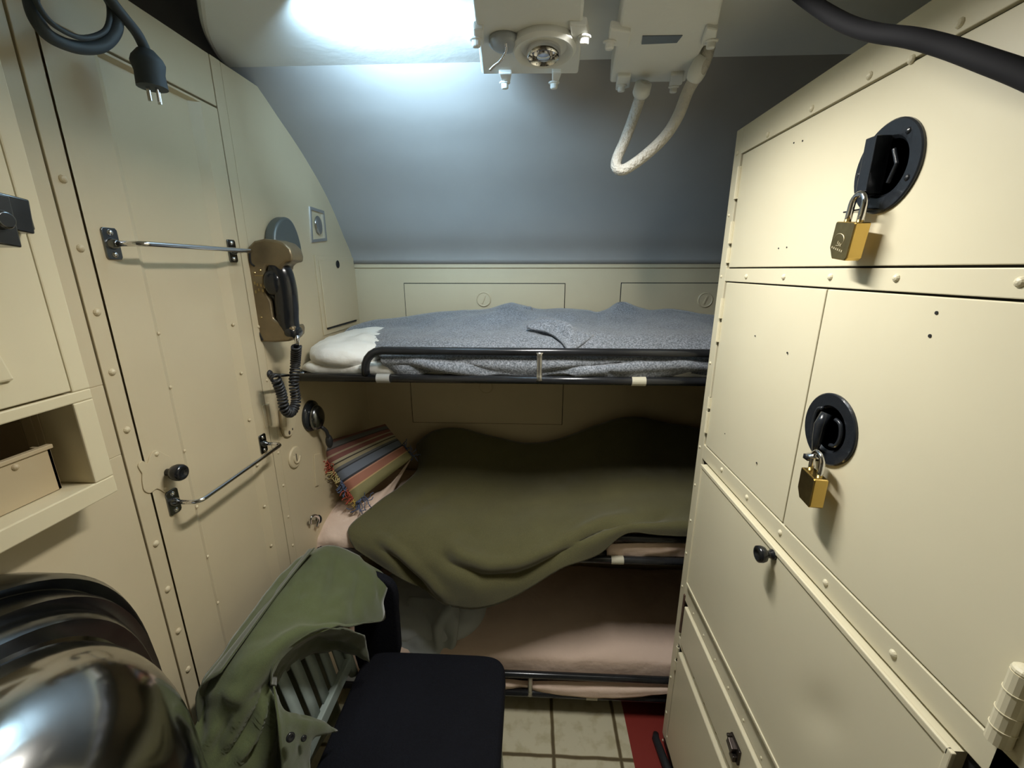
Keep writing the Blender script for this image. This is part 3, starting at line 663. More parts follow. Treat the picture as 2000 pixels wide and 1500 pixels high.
# holes
for u, v, r in ((1830,611,.0022),(1817,656,.0022),(1551,279,.0014),(1568,275,.0014),(1521,485,.0014),(1537,483,.0014)): MB().cyl(P(u, v, x=XK+.001), P(u, v, x=XK+.001)+Vector((-.0010, 0, 0)), r, seg=10).build('screw_hole', DARK, lk)
for u, v, r in ((1475,656,.0014),(1538,689,.0018),(1478,904,.0018),(1416,847,.0012)): MB().cyl(P(u, v, x=XK), P(u, v, x=XK)+Vector((-.001, 0, 0)), r, seg=10).build('screw_hole', DARK, lk)
# black recessed handles
def recess(parent, c, r, sy, xf, lever):
    c = Vector((xf, c.y, c.z))
    b = thing; 
    o = sharp(MB().lathe([(r, 0), (r, .003), (r*.97, .0045), (r*.66, .004), (r*.62, .0015), (r*.52, -.004), (.001, -.0065)][::1], c, (-1, 0, 0), 48, 1, sy).build('recessed_handle', BLACKG, parent), 40)
    if lever:
        m = MB(); m.obox(c + Vector((-.012, .010, .004)), (.011, 0, 0), (0, .010, 0), (0, 0, .036)); m.obox(c + Vector((-.010, .018, -.022)), (.006, 0, 0), (0, .012, 0), (0, 0, .012))
        for a in (.9, 2.2, 3.6, 5.2, 0): m.rivet(c + Vector((-.0035, r*.82*math.cos(a), r*.82*math.sin(a))), (-1, 0, 0), .004)
        m.obox(c + Vector((-.010, .020, -.052)), (.012, 0, 0), (0, .020, 0), (0, 0, .0012)); m.tube([c+Vector((-.006, -.012, .02)), c+Vector((-.006, -.022, 0)), c+Vector((-.006, -.014, -.022))], .003, 8)
        m.build('handle_lever', BLACKG, o, bevel=.002)
    else:
        m = MB(); m.tube([c+Vector((-.008, .004, .025)), c+Vector((-.014, .004, .005)), c+Vector((-.015, .003, -.02)), c+Vector((-.012, .006, -.05))], [.008, .009, .007, .004], 12)
        m.tube(spline([c+Vector((-.006, -.018+.0*q, 0)) + Vector((0, -.014*math.cos(q), .022*math.sin(q))) for q in (-1.8, -.9, 0, .9, 1.8)], 4), .0032, 8)
        m.tube(spline([c+Vector((-.006, .02, 0)) + Vector((0, .012*math.cos(q), .03*math.sin(q))) for q in (-1.8, -.9, 0, .9, 1.8)], 4), .0032, 8)
        m.obox(c + Vector((-.012, .012, -.055)), (.010, 0, 0), (0, .006, 0), (0, 0, .004))
        m.build('handle_lever', BLACKG, o, smooth=True)
    return o
c1 = P(1733, 327, x=XK); c2 = P(1621, 838, x=XK)
recess(d_top, c1, .056, 1.05, XK+.001, True)
recess(d_mid, c2, .058, 1.0, XK+.0008, False)
# black knob and latch on the lower doors
kp = P(1512, 1083, x=XK-.011)
lab(MB().lathe([(.010, 0), (.010, .005), (.007, .008), (.007, .014), (.014, .018), (.016, .024), (.0155, .031), (.010, .0335), (.008, .030), (.001, .030)], kp, (-1, 0, 0), 24).build('door_knob', BLACK, d_low, smooth=True), 'round black knob')
kp = P(1437, 1462, x=XK-.008)
m = MB(); m.obox(kp + Vector((-.002, 0, 0)), (.003, 0, 0), (0, .022, 0), (0, 0, .020)); m.obox(kp + Vector((-.008, .004, .004)), (.006, 0, 0), (0, .012, .004), (0, -.002, .010)); m.obox(kp + Vector((-.008, -.008, -.010)), (.005, 0, 0), (0, .009, 0), (0, 0, .008))
m.cyl(kp + Vector((-.014, .016, .016)), kp + Vector((-.002, .016, .016)), .005); lab(m.build('latch', mat('blackened_steel', (.05, .04, .035), .3, .8), d_dr, bevel=.0015), 'blackened spring latch')
# foot
m = MB(); m.tube([(.462, 1.15, .0), (.455, 1.13, .004), (.462, 1.03, .022), (.475, .95, .025)], [.010, .013, .014, .012], 12); m.box((.48, .4, 0), (.52, 1.12, .03)); lab(m.build('base_foot', RUBBER, lk, smooth=True), 'black rubber foot strip')

# padlocks
def padlock(l, top, tilt, dark, label_m, s=1.0, stud=False):
    t = thing('padlock', l, 'padlock', top, 'brass padlocks on the lockers')
    M = Matrix.Translation(top) @ Matrix.Rotation(tilt[1], 4, 'Z') @ Matrix.Rotation(tilt[0], 4, 'X') @ Matrix.Rotation(tilt[2], 4, 'Y') @ Matrix.Scale(s, 4)
    # local: shackle crown at the origin, body below; width along y, thickness along x
    def T(p): return M @ Vector(p)
    w_, h_, t_ = .0190, .042, .0078
    zt = -.030
    out = [(-w_, zt), (w_, zt), (w_, zt-.026), (w_-.010, zt-h_), (-w_+.010, zt-h_), (-w_, zt-.026)] if False else [(-w_, zt-.001), (-w_+.002, zt), (w_-.002, zt), (w_, zt-.001), (w_, zt-.030), (w_-.009, zt-h_), (-w_+.003, zt-h_), (-w_, zt-h_+.003)]
    mb = MB(); mb.prism([T((-t_, a, b)) for a, b in out], T((t_, 0, 0)) - T((-t_, 0, 0))); 
    bo = mb.build('lock_body', BRASS, t, bevel=.0008)
    mb = MB(); mb.prism([T((-t_-.0006, a*.93, zt+(b-zt)*.95-.001)) for a, b in out], T((.0007, 0, 0)) - T((0, 0, 0))); mb.build('face_plate', BRASSD, bo)
    mb = MB()
    if dark:                                    # engraved crest outline and a line of small worn letters
        pts = [T((-t_-.0008, .004+.010*math.cos(q), zt-.020+.007*math.sin(q))) for q in (0.2, .9, 1.6, 2.4, 3.2, 4.0, 5.0)]
        mb.tube(spline(pts, 3), .0004, 5)
        for k in range(6): mb.obox(T((-t_-.0008, .013-.004*k, zt-.029-.0006*k)), Vector((.0002, 0, 0)), T((0, .0011, 0))-T((0, 0, 0)), T((0, 0, .0012))-T((0, 0, 0)))
        for k in range(3): mb.obox(T((-t_-.0008, .004-.003*k, zt-.023-.0012*k)), Vector((.0002, 0, 0)), T((0, .0007, 0))-T((0, 0, 0)), T((0, 0, .0016))-T((0, 0, 0)))
        mb.build('engraving', mat('pale_engraving', (.62, .55, .36), .5, .6), bo)
    r, a = .0036, .0115
    pts = [T((0, -a, zt-.004)), T((0, -a, zt+.008)), T((0, -a, -.012))] + [T((0, a*-math.cos(q), -.012 + .012*math.sin(q))) for q in [math.pi*i/10 for i in range(1, 10)]] + [T((0, a, -.012)), T((0, a, zt+.008)), T((0, a, zt-.004))]
    MB().tube(pts, r*s, 12).build('shackle', CHROME, t, smooth=True)
    if stud:
        m = MB(); m.lathe([(.011, 0), (.011, .002), (.004, .004), (.0035, .007), (.001, .008)], T((0, .010, -.010)), (0, 0, 1), 16); lab(m.build('hasp_stud', CHROME, t, smooth=True), 'flat chromed stud through the shackle')
    return t
padlock('brass padlock with an engraved face hanging from the top locker door', P(1682, 378, x=XK-.026), (R(7), R(-4), R(0)), True, None, 1.22)
padlock('brass padlock hanging from the round handle of the middle locker door', P(1600, 884, x=XK-.026), (R(0), R(-8), 0), False, None, 1.2, True)

# ================================================================== BACK WALL LOCKS AND PANELS
def hatch(l, x0, x1, z0, z1, lx, lz):
    t = thing('wall_hatch', l, 'hatch', ((x0+x1)/2, YB, z0), 'flush hatches in the back wall')
    MB().box((x0-.003, YB-.0012, z0-.003), (x1+.003, YB+.001, z1+.003)).build('hatch_gap', DARK, t)
    d = MB().box((x0, YB-.006, z0), (x1, YB, z1)).build('hatch_door', TAN, t, bevel=.001)
    c = Vector((lx, YB-.006, lz)); sharp(MB().lathe([(.030, 0), (.030, .003), (.027, .005), (.024, .003), (.001, .003)], c, (0, -1, 0), 32).build('turn_lock', TAN, d), 30)
    MB().obox(c + Vector((0, -.0045, 0)), (.006, 0, .016), (.0022, 0, -.0009), (0, .002, 0)).build('lock_slot', TAN, d)
hatch('flush cream hatch in the back wall over the left half of the top bunk', -.519, .132, 1.255, 1.543, -.195, 1.482)
hatch('flush cream hatch in the back wall over the right half of the top bunk', .358, 1.05, 1.255, 1.546, .690, 1.482)
hatch('shaded cream hatch in the back wall between the top and middle bunks', -.519, .138, .945, 1.235, -.19, 1.112)

# ================================================================== BUNKS
bunk_y = 1.2
def rbox(mb, x0, x1, y0, y1, z0, z1, r, nx=60, crown=0):    # softly rounded mattress slab with wrinkles
    sec = []
    hy, hz = (y1-y0)/2, (z1-z0)/2; cy_, cz_ = (y0+y1)/2, (z0+z1)/2
    for k in range(40):
        q = 2*math.pi*k/40; c, s = math.cos(q), math.sin(q); e = .35
        sec.append((cy_ + hy*math.copysign(abs(c)**e, c), cz_ + hz*math.copysign(abs(s)**e, s)))
    vs = []
    for i in range(nx+1):
        x = x0+(x1-x0)*i/nx; d = min(x-x0, x1-x); k_ = math.sqrt(max(0, 1-(1-min(1, d/r))**2)) if d < r else 1
        k_ = .55+.45*k_ if i in (0, nx) or d < r else 1
        for (y, z) in sec:
            p = Vector((x, cy_+(y-cy_)*(.9+.1*k_), cz_+(z-cz_)*k_)); n = noise.noise(p*9)*.006 + noise.noise(p*22)*.003
            if z > cz_: p.z += n + crown*math.exp(-((y-cy_)/hy)**2)
            p.y += n*.6; vs.append(p)
    fs = [(i*40+k, i*40+(k+1)%40, (i+1)*40+(k+1)%40, (i+1)*40+k) for i in range(nx) for k in range(40)]
    fs += [tuple(range(40)), tuple(nx*40+k for k in range(40))]
    return mb.add(vs, fs)
def bunk(l, zl, zu, xg, xp, mat_m, mz0, mz1, crown, clips, tape):
    t = thing('bunk', l, 'bunk', (.2, 1.45, zl), 'three stacked bunks')
    f = MB(); r = .0125
    f.tube([(-.712, bunk_y, zl), (1.15, bunk_y, zl)], r, 16); f.tube([(-.712, 1.73, zl), (1.15, 1.73, zl)], r, 12)
    f.tube([(-.705, bunk_y, zl), (-.705, 1.73, zl)], .010, 12); f.tube([(1.15, bunk_y, zl), (1.15, 1.73, zl)], .010, 12)
    f.build('bunk_frame', RAIL, t, smooth=True)
    g = MB(); c = .055
    pts = [Vector((xg, bunk_y, zl+.008))] + [Vector((xg + c - c*math.cos(q), bunk_y, zu - c + c*math.sin(q))) for q in (0, .3, .6, .9, 1.2, 1.57)] + [Vector((1.10, bunk_y, zu)), Vector((1.14, bunk_y, zu-.04)), Vector((1.14, bunk_y, zl))]
    g.tube(pts, .0122, 16); gr = g.build('guard_rail', RAIL, t, smooth=True)
    for x in xp:
        m = MB(); m.lathe([(.016, 0), (.0095, .012), (.0085, .02), (.0085, zu-zl-.02), (.0095, zu-zl-.012), (.016, zu-zl)], (x, bunk_y, zl), (0, 0, 1), 16); m.build('rail_post', CHROMEW, gr, smooth=True)
    m = MB(); m.box((-.70, 1.21, zl-.004), (1.14, 1.72, zl+.004)); m.build('bunk_pan', mat('pan_grey', (.2, .2, .18), .6), t)
    for x, mt_ in clips:
        m = MB(); m.tube([(x-.020, bunk_y, zl-.0005), (x+.020, bunk_y, zl-.0005)], .0140, 18); m.build('rail_clip', mt_, t, smooth=False)
    mt = rbox(MB(), -.700, 1.13, 1.222, 1.725, mz0, mz1, .05, crown=crown).build('mattress', mat_m, t, smooth=True)
    return t
CHROMEW = mat('worn_steel_post', (.45, .44, .41), .3, .9, var=.3, vscale=30)
bunks = [bunk('top bunk with black tube rails, made up with a grey wool blanket', 1.287, 1.370, -.49, (.025,), WHITE, 1.288, 1.325, .004, ((-.437, SILVER), (.312, TANTAPE)), None),
bunk('middle bunk with pale pink sheet, half covered by an olive blanket', .681, .765, .10, (.60,), PINK, .690, .728, .002, ((.29, TANTAPE),), None),
bunk('bottom bunk just above the tiled floor with rumpled pink bedding', .100, .186, -.40, (.012,), PINK, .112, .235, .05, ((.235, TANTAPE),), None)]
# bare steel clip pins below the low rail
# rumpled sheets: parts of the lower two bunks
def sheet(parent, rows, folds=(), nz=.003):
    return gridmesh(cloth(patch([[P(u, v, y=y) for u, v, y in r] for r in rows], 8, 6), folds, nz, 22), 'sheet', PINK, parent, solid=.003)
sheet(bunks[1], [[(648,975,1.42),(700,966,1.42),(750,956,1.43),(805,892,1.60)], [(624,1015,1.30),(665,1010,1.30),(715,1006,1.32),(770,955,1.46)], [(606,1056,1.225),(650,1046,1.225),(702,1040,1.235),(745,1030,1.29)], [(611,1074,1.212),(655,1078,1.207),(705,1080,1.212),(745,1080,1.24)]], [([(612,1060),(645,1072),(690,1078)], -.006, 5), ([(625,1030),(650,1050),(680,1065)], .005, 7)])
sheet(bunks[1], [[(1185,1062,1.214),(1240,1060,1.212),(1300,1060,1.212),(1360,1060,1.212),(1500,1062,1.212)], [(1185,1074,1.208),(1240,1073,1.205),(1300,1072,1.205),(1360,1074,1.205),(1500,1075,1.205)], [(1185,1088,1.214),(1240,1087,1.212),(1300,1087,1.212),(1360,1088,1.212),(1500,1090,1.212)]], [([(1240,1084),(1300,1074),(1340,1066)], .004, 4)])
sheet(bunks[2], [[(900,1322,1.215),(985,1326,1.212),(1030,1330,1.218),(1060,1330,1.212),(1180,1332,1.212),(1330,1336,1.212)], [(900,1335,1.198),(985,1338,1.196),(1030,1340,1.205),(1060,1343,1.194),(1180,1348,1.190),(1330,1345,1.194)], [(900,1342,1.205),(985,1345,1.200),(1025,1343,1.215),(1062,1352,1.196),(1180,1363,1.186),(1330,1352,1.190)]], [([(1060,1340),(1110,1345),(1160,1340)], -.005, 4), ([(990,1334),(1025,1340)], -.005, 4), ([(1200,1350),(1300,1345)], .004, 5)])
# grey blanket
def mk(rows): return [[P(u, v, y=y) for (u, v, y) in r] for r in rows]
top = [(664,657,1.52),(690,640,1.60),(745,625,1.66),(830,616,1.68),(910,609,1.69),(965,602,1.69),(1000,598,1.69),(1045,606,1.69),(1110,609,1.69),(1165,612,1.69),(1213,603,1.69),(1260,608,1.69),(1310,607,1.69),(1390,620,1.69),(1560,640,1.69),(1800,650,1.69)]
n_ = len(top)
r1 = [(672,660,1.50),(705,651,1.52),(752,643,1.54),(832,634,1.54),(912,630,1.54),(966,626,1.54),(1001,624,1.54),(1045,626,1.54),(1110,628,1.54),(1165,630,1.54),(1213,628,1.54),(1260,629,1.54),(1310,630,1.54),(1390,637,1.54),(1560,650,1.54),(1800,660,1.54)]
r2 = [(690,665,1.42),(718,661,1.42),(757,656,1.42),(834,647,1.42),(913,645,1.42),(967,642,1.42),(1002,640,1.42),(1045,639,1.42),(1110,642,1.42),(1165,644,1.42),(1213,645,1.42),(1260,644,1.42),(1310,644,1.42),(1388,649,1.42),(1560,659,1.42),(1800,664,1.42)]
r3 = [(716,677,1.31),(735,675,1.31),(764,671,1.31),(836,660,1.31),(914,658,1.31),(967,657,1.31),(1002,657,1.31),(1045,656,1.31),(1110,656,1.31),(1165,658,1.31),(1213,659,1.31),(1260,659,1.31),(1310,659,1.31),(1386,661,1.31),(1560,668,1.31),(1800,673,1.31)]
r4 = [(742,697,1.235),(756,696,1.235),(776,694,1.235),(840,691,1.235),(915,690,1.235),(968,690,1.235),(1002,690,1.235),(1045,690,1.235),(1110,690,1.235),(1165,691,1.235),(1213,691,1.235),(1260,692,1.235),(1310,692,1.235),(1385,694,1.235),(1560,698,1.235),(1800,700,1.235)]
r5 = [(744,702,1.212),(760,705,1.212),(784,708,1.207),(842,712,1.203),(915,712,1.204),(968,712,1.203),(1002,712,1.204),(1045,712,1.206),(1110,712,1.203),(1165,713,1.203),(1213,714,1.203),(1260,714,1.203),(1310,714,1.203),(1384,716,1.206),(1560,718,1.206),(1800,720,1.206)]
r6 = [(755,712,1.222),(768,722,1.222),(792,736,1.214),(845,728,1.210),(915,730,1.216),(968,729,1.214),(1002,731,1.214),(1045,733,1.220),(1110,726,1.214),(1165,736,1.214),(1213,739,1.212),(1260,740,1.212),(1310,738,1.214),(1382,732,1.220),(1560,735,1.220),(1800,738,1.22)]
G = patch(mk([top, r1, r2, r3, r4, r5, r6]), 8, 8)
folds = [([(735,655),(740,690)], .006, 6), ([(1030,640),(1075,640),(1110,655),(1130,685)], .016, 7), ([(1030,650),(1075,650),(1100,668),(1112,688)], -.010, 6), ([(1165,612),(1172,625),(1160,640)], -.014, 6),
         ([(760,712),(800,712),(860,732),(920,735)], -.008, 5), ([(790,705),(850,715),(900,722),(1000,735)], .007, 5), ([(1060,735),(1150,722),(1260,716),(1380,712)], .006, 5), ([(1050,725),(1140,715),(1240,708)], -.006, 4), ([(1270,742),(1330,735),(1385,722)], -.008, 5),
         ([(950,618),(1000,604),(1020,614)], .010, 8), ([(1180,630),(1215,600),(1250,615)], .014, 10), ([(840,640),(1000,618),(1150,625)], .008, 12), ([(1230,640),(1320,632),(1390,640)], .006, 14), ([(780,640),(900,660),(1020,655)], -.005, 12)]
folds = [(p_, a_*1.5, w_) for p_, a_, w_ in folds] + [([(740,655),(738,675),(745,690)], -.008, 4), ([(1120,690),(1118,660),(1090,645)], .006, 6), ([(850,700),(900,708),(960,722)], -.006, 4), ([(1300,705),(1350,716),(1384,722)], .007, 5), ([(1230,735),(1180,718),(1120,715)], -.006, 4), ([(900,600),(925,612),(990,606)], -.006, 8), ([(1080,606),(1100,618),(1150,618)], .008, 8)]
gb = tag(gridmesh(cloth(G, folds, .008, 7), 'grey_blanket', GREYW, solid=.007), 'speckled grey wool blanket spread over the top bunk and tucked behind its rail', 'blanket')
# lapel-like folded corner lying on the grey blanket, bunched peaks at the back
fl = [[P(u, v, y=y) for u, v, y in r] for r in ([(1028,634,1.340),(1070,630,1.345),(1115,641,1.325),(1160,655,1.295)], [(1030,640,1.330),(1068,638,1.330),(1105,652,1.300),(1135,672,1.245)], [(1034,643,1.330),(1066,646,1.315),(1092,662,1.275),(1112,684,1.205)])]
gridmesh(cloth(patch(fl, 6, 5), [], .002, 20), 'folded_corner', GREYW, gb, solid=.008, offset=1)
m = MB(); a = P(1025, 605, y=1.66); m.box((a.x-.028, a.y-.03, a.z-.03), (a.x+.028, a.y+.02, a.z+.012)); m.build('rolled_edge', GREYW, gb, bevel=.006)
for u, v, w_, h_ in ((998,602,.032,.032), (1213,604,.040,.040), (1052,608,.02,.012)): MB().ell(P(u, v+6, y=1.67), (w_, .03, h_), p=2).build('bunched_peak', GREYW, gb, smooth=True)
# white pillow (top bunk)
def pillow(l, c, h, m, rot=0, p=2.6, amp=.006):
    mb = MB(); mb.ell((0, 0, 0), h, p=p, nu=56, nv=28, M=None)
    M = Matrix.Rotation(rot, 3, 'Z')
    mb.v = [tuple(M @ Vector(v) + Vector(c)) for v in mb.v]
    mb.v = [tuple(Vector(v) + Vector((0, 0, 1))*amp*(noise.noise(Vector(v)*16)+noise.noise(Vector((v[0]*8, v[1]*40, 0))))) for v in mb.v]
    return tag(mb.build('pillow', m, smooth=True), l, 'pillow')
pillow('white pillow at the head of the top bunk, partly under the grey blanket', (-.585, 1.42, 1.338), (.130, .215, .055), WHITE, amp=.011)
pillow('white pillow toned darker for shade at the head of the bottom bunk, behind the chair', (-.40, 1.44, .275), (.235, .20, .085), mat('shade_toned_linen', (.50, .54, .56), .9, bump=.3, bscale=14))  # white linen darkened, the bunk's shade put into its colour
# pillowcase tail on the bottom bunk
pc = [[P(u, v, y=y) for u, v, y in r] for r in ([(800,1165,1.36),(850,1168,1.34),(885,1170,1.32),(897,1190,1.32)], [(790,1200,1.31),(840,1205,1.29),(875,1205,1.27),(893,1215,1.28)], [(780,1240,1.26),(835,1245,1.25),(868,1245,1.25),(890,1250,1.26)], [(770,1285,1.23),(830,1285,1.22),(862,1285,1.23),(882,1285,1.24)])]
tag(gridmesh(cloth(patch(pc, 8, 8), [([(880,1175),(855,1225),(858,1280)], .02, 7), ([(866,1215),(862,1280)], -.02, 6), ([(890,1200),(880,1280)], .015, 6), ([(800,1190),(830,1280)], .01, 15)], .006, 20), 'crumpled_cloth', mat('pale_grey_cloth', (.42, .46, .47), .9), solid=.004), 'crumpled pale grey cloth hanging at the head of the bottom bunk', 'cloth')
# olive blanket (middle bunk)
Y = (1.70, 1.55, 1.38, 1.245)
cols = [
 [(815,868,1.70),(815,922,1.55),(748,975,1.38),(688,1024,1.25),(682,1048,1.21),(694,1072,1.19)],
 [(850,842,1.70),(840,915,1.55),(790,980,1.38),(735,1030,1.24),(742,1075,1.175),(770,1120,1.16)],
 [(900,838,1.70),(898,910,1.55),(862,978,1.38),(815,1035,1.235),(812,1092,1.16),(838,1160,1.14)],
 [(960,853,1.70),(955,920,1.55),(930,985,1.38),(905,1050,1.23),(892,1110,1.145),(890,1182,1.13)],
 [(1000,862,1.70),(990,928,1.55),(970,985,1.38),(950,1050,1.23),(945,1110,1.14),(940,1185,1.125)],
 [(1040,866,1.70),(1035,930,1.55),(1020,985,1.38),(1005,1045,1.23),(1002,1100,1.15),(1005,1164,1.135)],
 [(1100,855,1.70),(1097,920,1.55),(1090,975,1.38),(1085,1030,1.235),(1090,1072,1.16),(1097,1110,1.15)],
 [(1170,830,1.70),(1167,905,1.55),(1165,965,1.38),(1164,1015,1.235),(1165,1048,1.175),(1165,1082,1.17)],
 [(1232,815,1.70),(1231,900,1.55),(1230,955,1.38),(1227,1008,1.235),(1226,1024,1.185),(1226,1040,1.182)],
 [(1300,826,1.70),(1300,900,1.55),(1300,953,1.38),(1300,1006,1.235),(1300,1024,1.185),(1300,1044,1.182)],
 [(1380,840,1.70),(1385,905,1.55),(1390,957,1.38),(1395,1008,1.235),(1395,1028,1.185),(1395,1048,1.182)],
 [(1520,850,1.70),(1525,915,1.55),(1530,965,1.38),(1535,1015,1.235),(1535,1035,1.185),(1535,1055,1.182)]]
rows = [[P(u, v, y=y) for (u, v, y) in r] for r in zip(*cols)]
G = patch(rows, 12, 14)
folds = [([(855,1070),(880,1100),(940,1128),(1010,1125),(1080,1090),(1130,1060)], -.022, 13), ([(870,1050),(900,1085),(960,1105),(1030,1098),(1100,1062)], .014, 14),
         ([(1120,1062),(1180,1032),(1250,1020),(1310,1012)], -.014, 7), ([(1110,1050),(1180,1018),(1250,1008)], .010, 10), ([(1270,1018),(1300,1005),(1320,995)], -.008, 6),
         ([(745,1070),(790,1110),(845,1162)], -.020, 8), ([(730,1040),(790,1085),(850,1140),(880,1175)], .014, 10), ([(800,1000),(850,975),(900,950)], -.008, 12), ([(770,1010),(830,970),(890,930)], .006, 14),
         ([(880,1025),(930,1050),(945,1068)], -.006, 8), ([(1030,1020),(1060,1040),(1070,1060)], -.004, 8), ([(900,960),(1000,945),(1100,950)], .008, 25), ([(1150,950),(1250,935),(1340,940)], .01, 20)]
tag(gridmesh(cloth(G, folds, .007, 6), 'olive_blanket', OLIVE, solid=.006), 'olive green wool blanket thrown over the middle bunk with a corner hanging down', 'blanket')
# pale sheet corner folded below the blanket on the low guard
# striped cushion
def cushion():
    t = thing('striped_cushion', 'striped rust, blue and gold cushion with tasselled edge on the middle bunk', 'cushion', (-.62, 1.42, .8))
    A_, B_, C_, D_ = P(696,980,y=1.31), P(806,893,y=1.50), P(752,828,y=1.58), P(617,868,y=1.36)
    n = (B_-A_).cross(D_-A_).normalized()
    if n.dot(Vector((0, 0, CH))-A_) < 0: n = -n
    N_ = 26
    def G(sgn):
        g = []
        for j in range(N_+1):
            r = []
            for i in range(N_+1):
                u, v = i/N_, j/N_
                p = (A_*(1-u)+B_*u)*(1-v) + (D_*(1-u)+C_*u)*v
                e = 16*u*(1-u)*v*(1-v); pinch = .04*math.sin(math.pi*u)*math.sin(math.pi*v)
                h = (max(0, e)**.45)*(.050 if sgn > 0 else .035)
                r.append(p + n*sgn*h + n*.002*noise.noise(p*60))
            g.append(r)
        return g
    a = gridmesh(G(1), 'cushion_front', STRIPE, t, solid=0, uv=True); b = gridmesh(G(-1), 'cushion_back', STRIPE, t, solid=0, uv=True)
    cols_ = [3, 0, 0, 2, 2, 1, 1, 0, 0, 0, 1, 1]
    def tufts(P0, P1, dirn, nn, pal, spread=.018):
        for m_i in range(4):
            mb = MB(); ok = False
            for k in range(nn):
                f = (k+.5)/nn
                if pal[int(f*len(pal))] != m_i: continue
                ok = True
                base = P0.lerp(P1, f)
                for s in range(3):
                    d = dirn + Vector((random.uniform(-.5,.5), random.uniform(-.5,.5), random.uniform(-.6,.4)))
                    p = base; pts = [p]
                    for q in range(5):
                        d = (d + Vector((random.uniform(-.9,.9), random.uniform(-.9,.9), random.uniform(-.9,.7)))*.9).normalized(); p = p + d*spread*.42; pts.append(p)
                    mb.tube(spline(pts, 3), .0016, 5)
            if ok: mb.build('tassels', TUFT[m_i], t, smooth=True)['kind'] = 'stuff'
    tufts(A_, D_, Vector((-.3, -.75, -.45)), 30, cols_)
    tufts(B_, B_.lerp(C_, .4), Vector((.8, -.3, .1)), 6, [2, 2])
    tufts(A_, A_.lerp(B_, .12), Vector((.2, -.7, -.5)), 5, [2, 2, 2], .026)
cushion()
# dark rolled bolster behind the blanket's left back corner : pale sheet seen there
# ================================================================== CHAIR AND JACKET
chair = thing('chair', 'grey-green slat-backed chair with a thick black padded seat, in the middle of the cabin', 'chair', (-.29, .84, 0))
sx0, sx1, sy0, sy1, sz = -.50, -.062, .575, 1.028, .46
mb = MB(); cx, cy2 = (sx0+sx1)/2, (sy0+sy1)/2; hx, hy = (sx1-sx0)/2, (sy1-sy0)/2
vs = []; seg = 64
for (k, z) in ((.97, sz-.058), (1.0, sz-.050), (1.004, sz-.03), (1.0, sz-.010), (.985, sz-.002), (.95, sz+.003), (.7, sz+.006), (.35, sz+.008), (.02, sz+.009)):
    for i in range(seg):
        q = 2*math.pi*i/seg; c, s = math.cos(q), math.sin(q); e = .24
        vs.append((cx + hx*k*math.copysign(abs(c)**e, c), cy2 + hy*k*math.copysign(abs(s)**e, s), z))
mb.add(vs, [(i*seg+k, i*seg+(k+1)%seg, (i+1)*seg+(k+1)%seg, (i+1)*seg+k) for i in range(8) for k in range(seg)] + [tuple(range(seg)), tuple(8*seg+k for k in range(seg))])
mb.build('seat', SEATM, chair, smooth=True)
mb = MB(); mb.box((sx0+.02, sy0+.03, sz-.09), (sx1-.02, sy1-.03, sz-.056)); mb.build('seat_frame', CHAIRM, chair, bevel=.004)
for x, y in ((sx0+.03, sy0+.04), (sx0+.03, sy1-.04), (sx1-.04, sy0+.04), (sx1-.04, sy1-.04)):
    MB().tube([(x, y, sz-.08), (x + (.02 if x > cx else -.02), y, 0)], .012, 12).build('leg', CHAIRM, chair, smooth=True)
# backrest
def bk(s, y): return Vector((-.522 - .05*s - .012*s*s, y, .475 + .310*s))
ny0, ny1 = .655, .965
for y in (ny0, ny1):
    mb = MB(); mb.tube([bk(s, y) for s in (-.12, .1, .3, .5, .7, .9, 1.0)], .013, 12); mb.build('back_post', CHAIRM, chair, smooth=True)
mb = MB(); a, b = bk(.04, ny0), bk(.04, ny1); mb.obox((a+b)/2, (.009, 0, 0), (b-a)/2, (0, 0, .020)); mb.build('lower_rail', CHAIRM, chair, bevel=.003)
mb = MB(); a, b = bk(1, ny0), bk(1, ny1); mb.tube([a, b], .014, 12); mb.build('top_rail', CHAIRM, chair, smooth=True)
for i in range(6):
    y = ny0+.035 + (ny1-ny0-.07)*i/5
    G2 = [[bk(s, y-.015), bk(s, y+.015)] for s in (.04, .3, .55, .8, 1.0)]
    gridmesh(G2, 'slat', CHAIRM, chair, solid=.005)
# dark padded side piece behind the jacket
mb = MB(); mb.prism(spline([P(u, v, y=1.045) for u, v in ((700,1120),(735,1128),(762,1142),(773,1165),(775,1200),(775,1300),(700,1310),(690,1200))], 3), (0, .03, 0)); mb.build('side_pad', SEATM, chair, bevel=.008, seg=3)

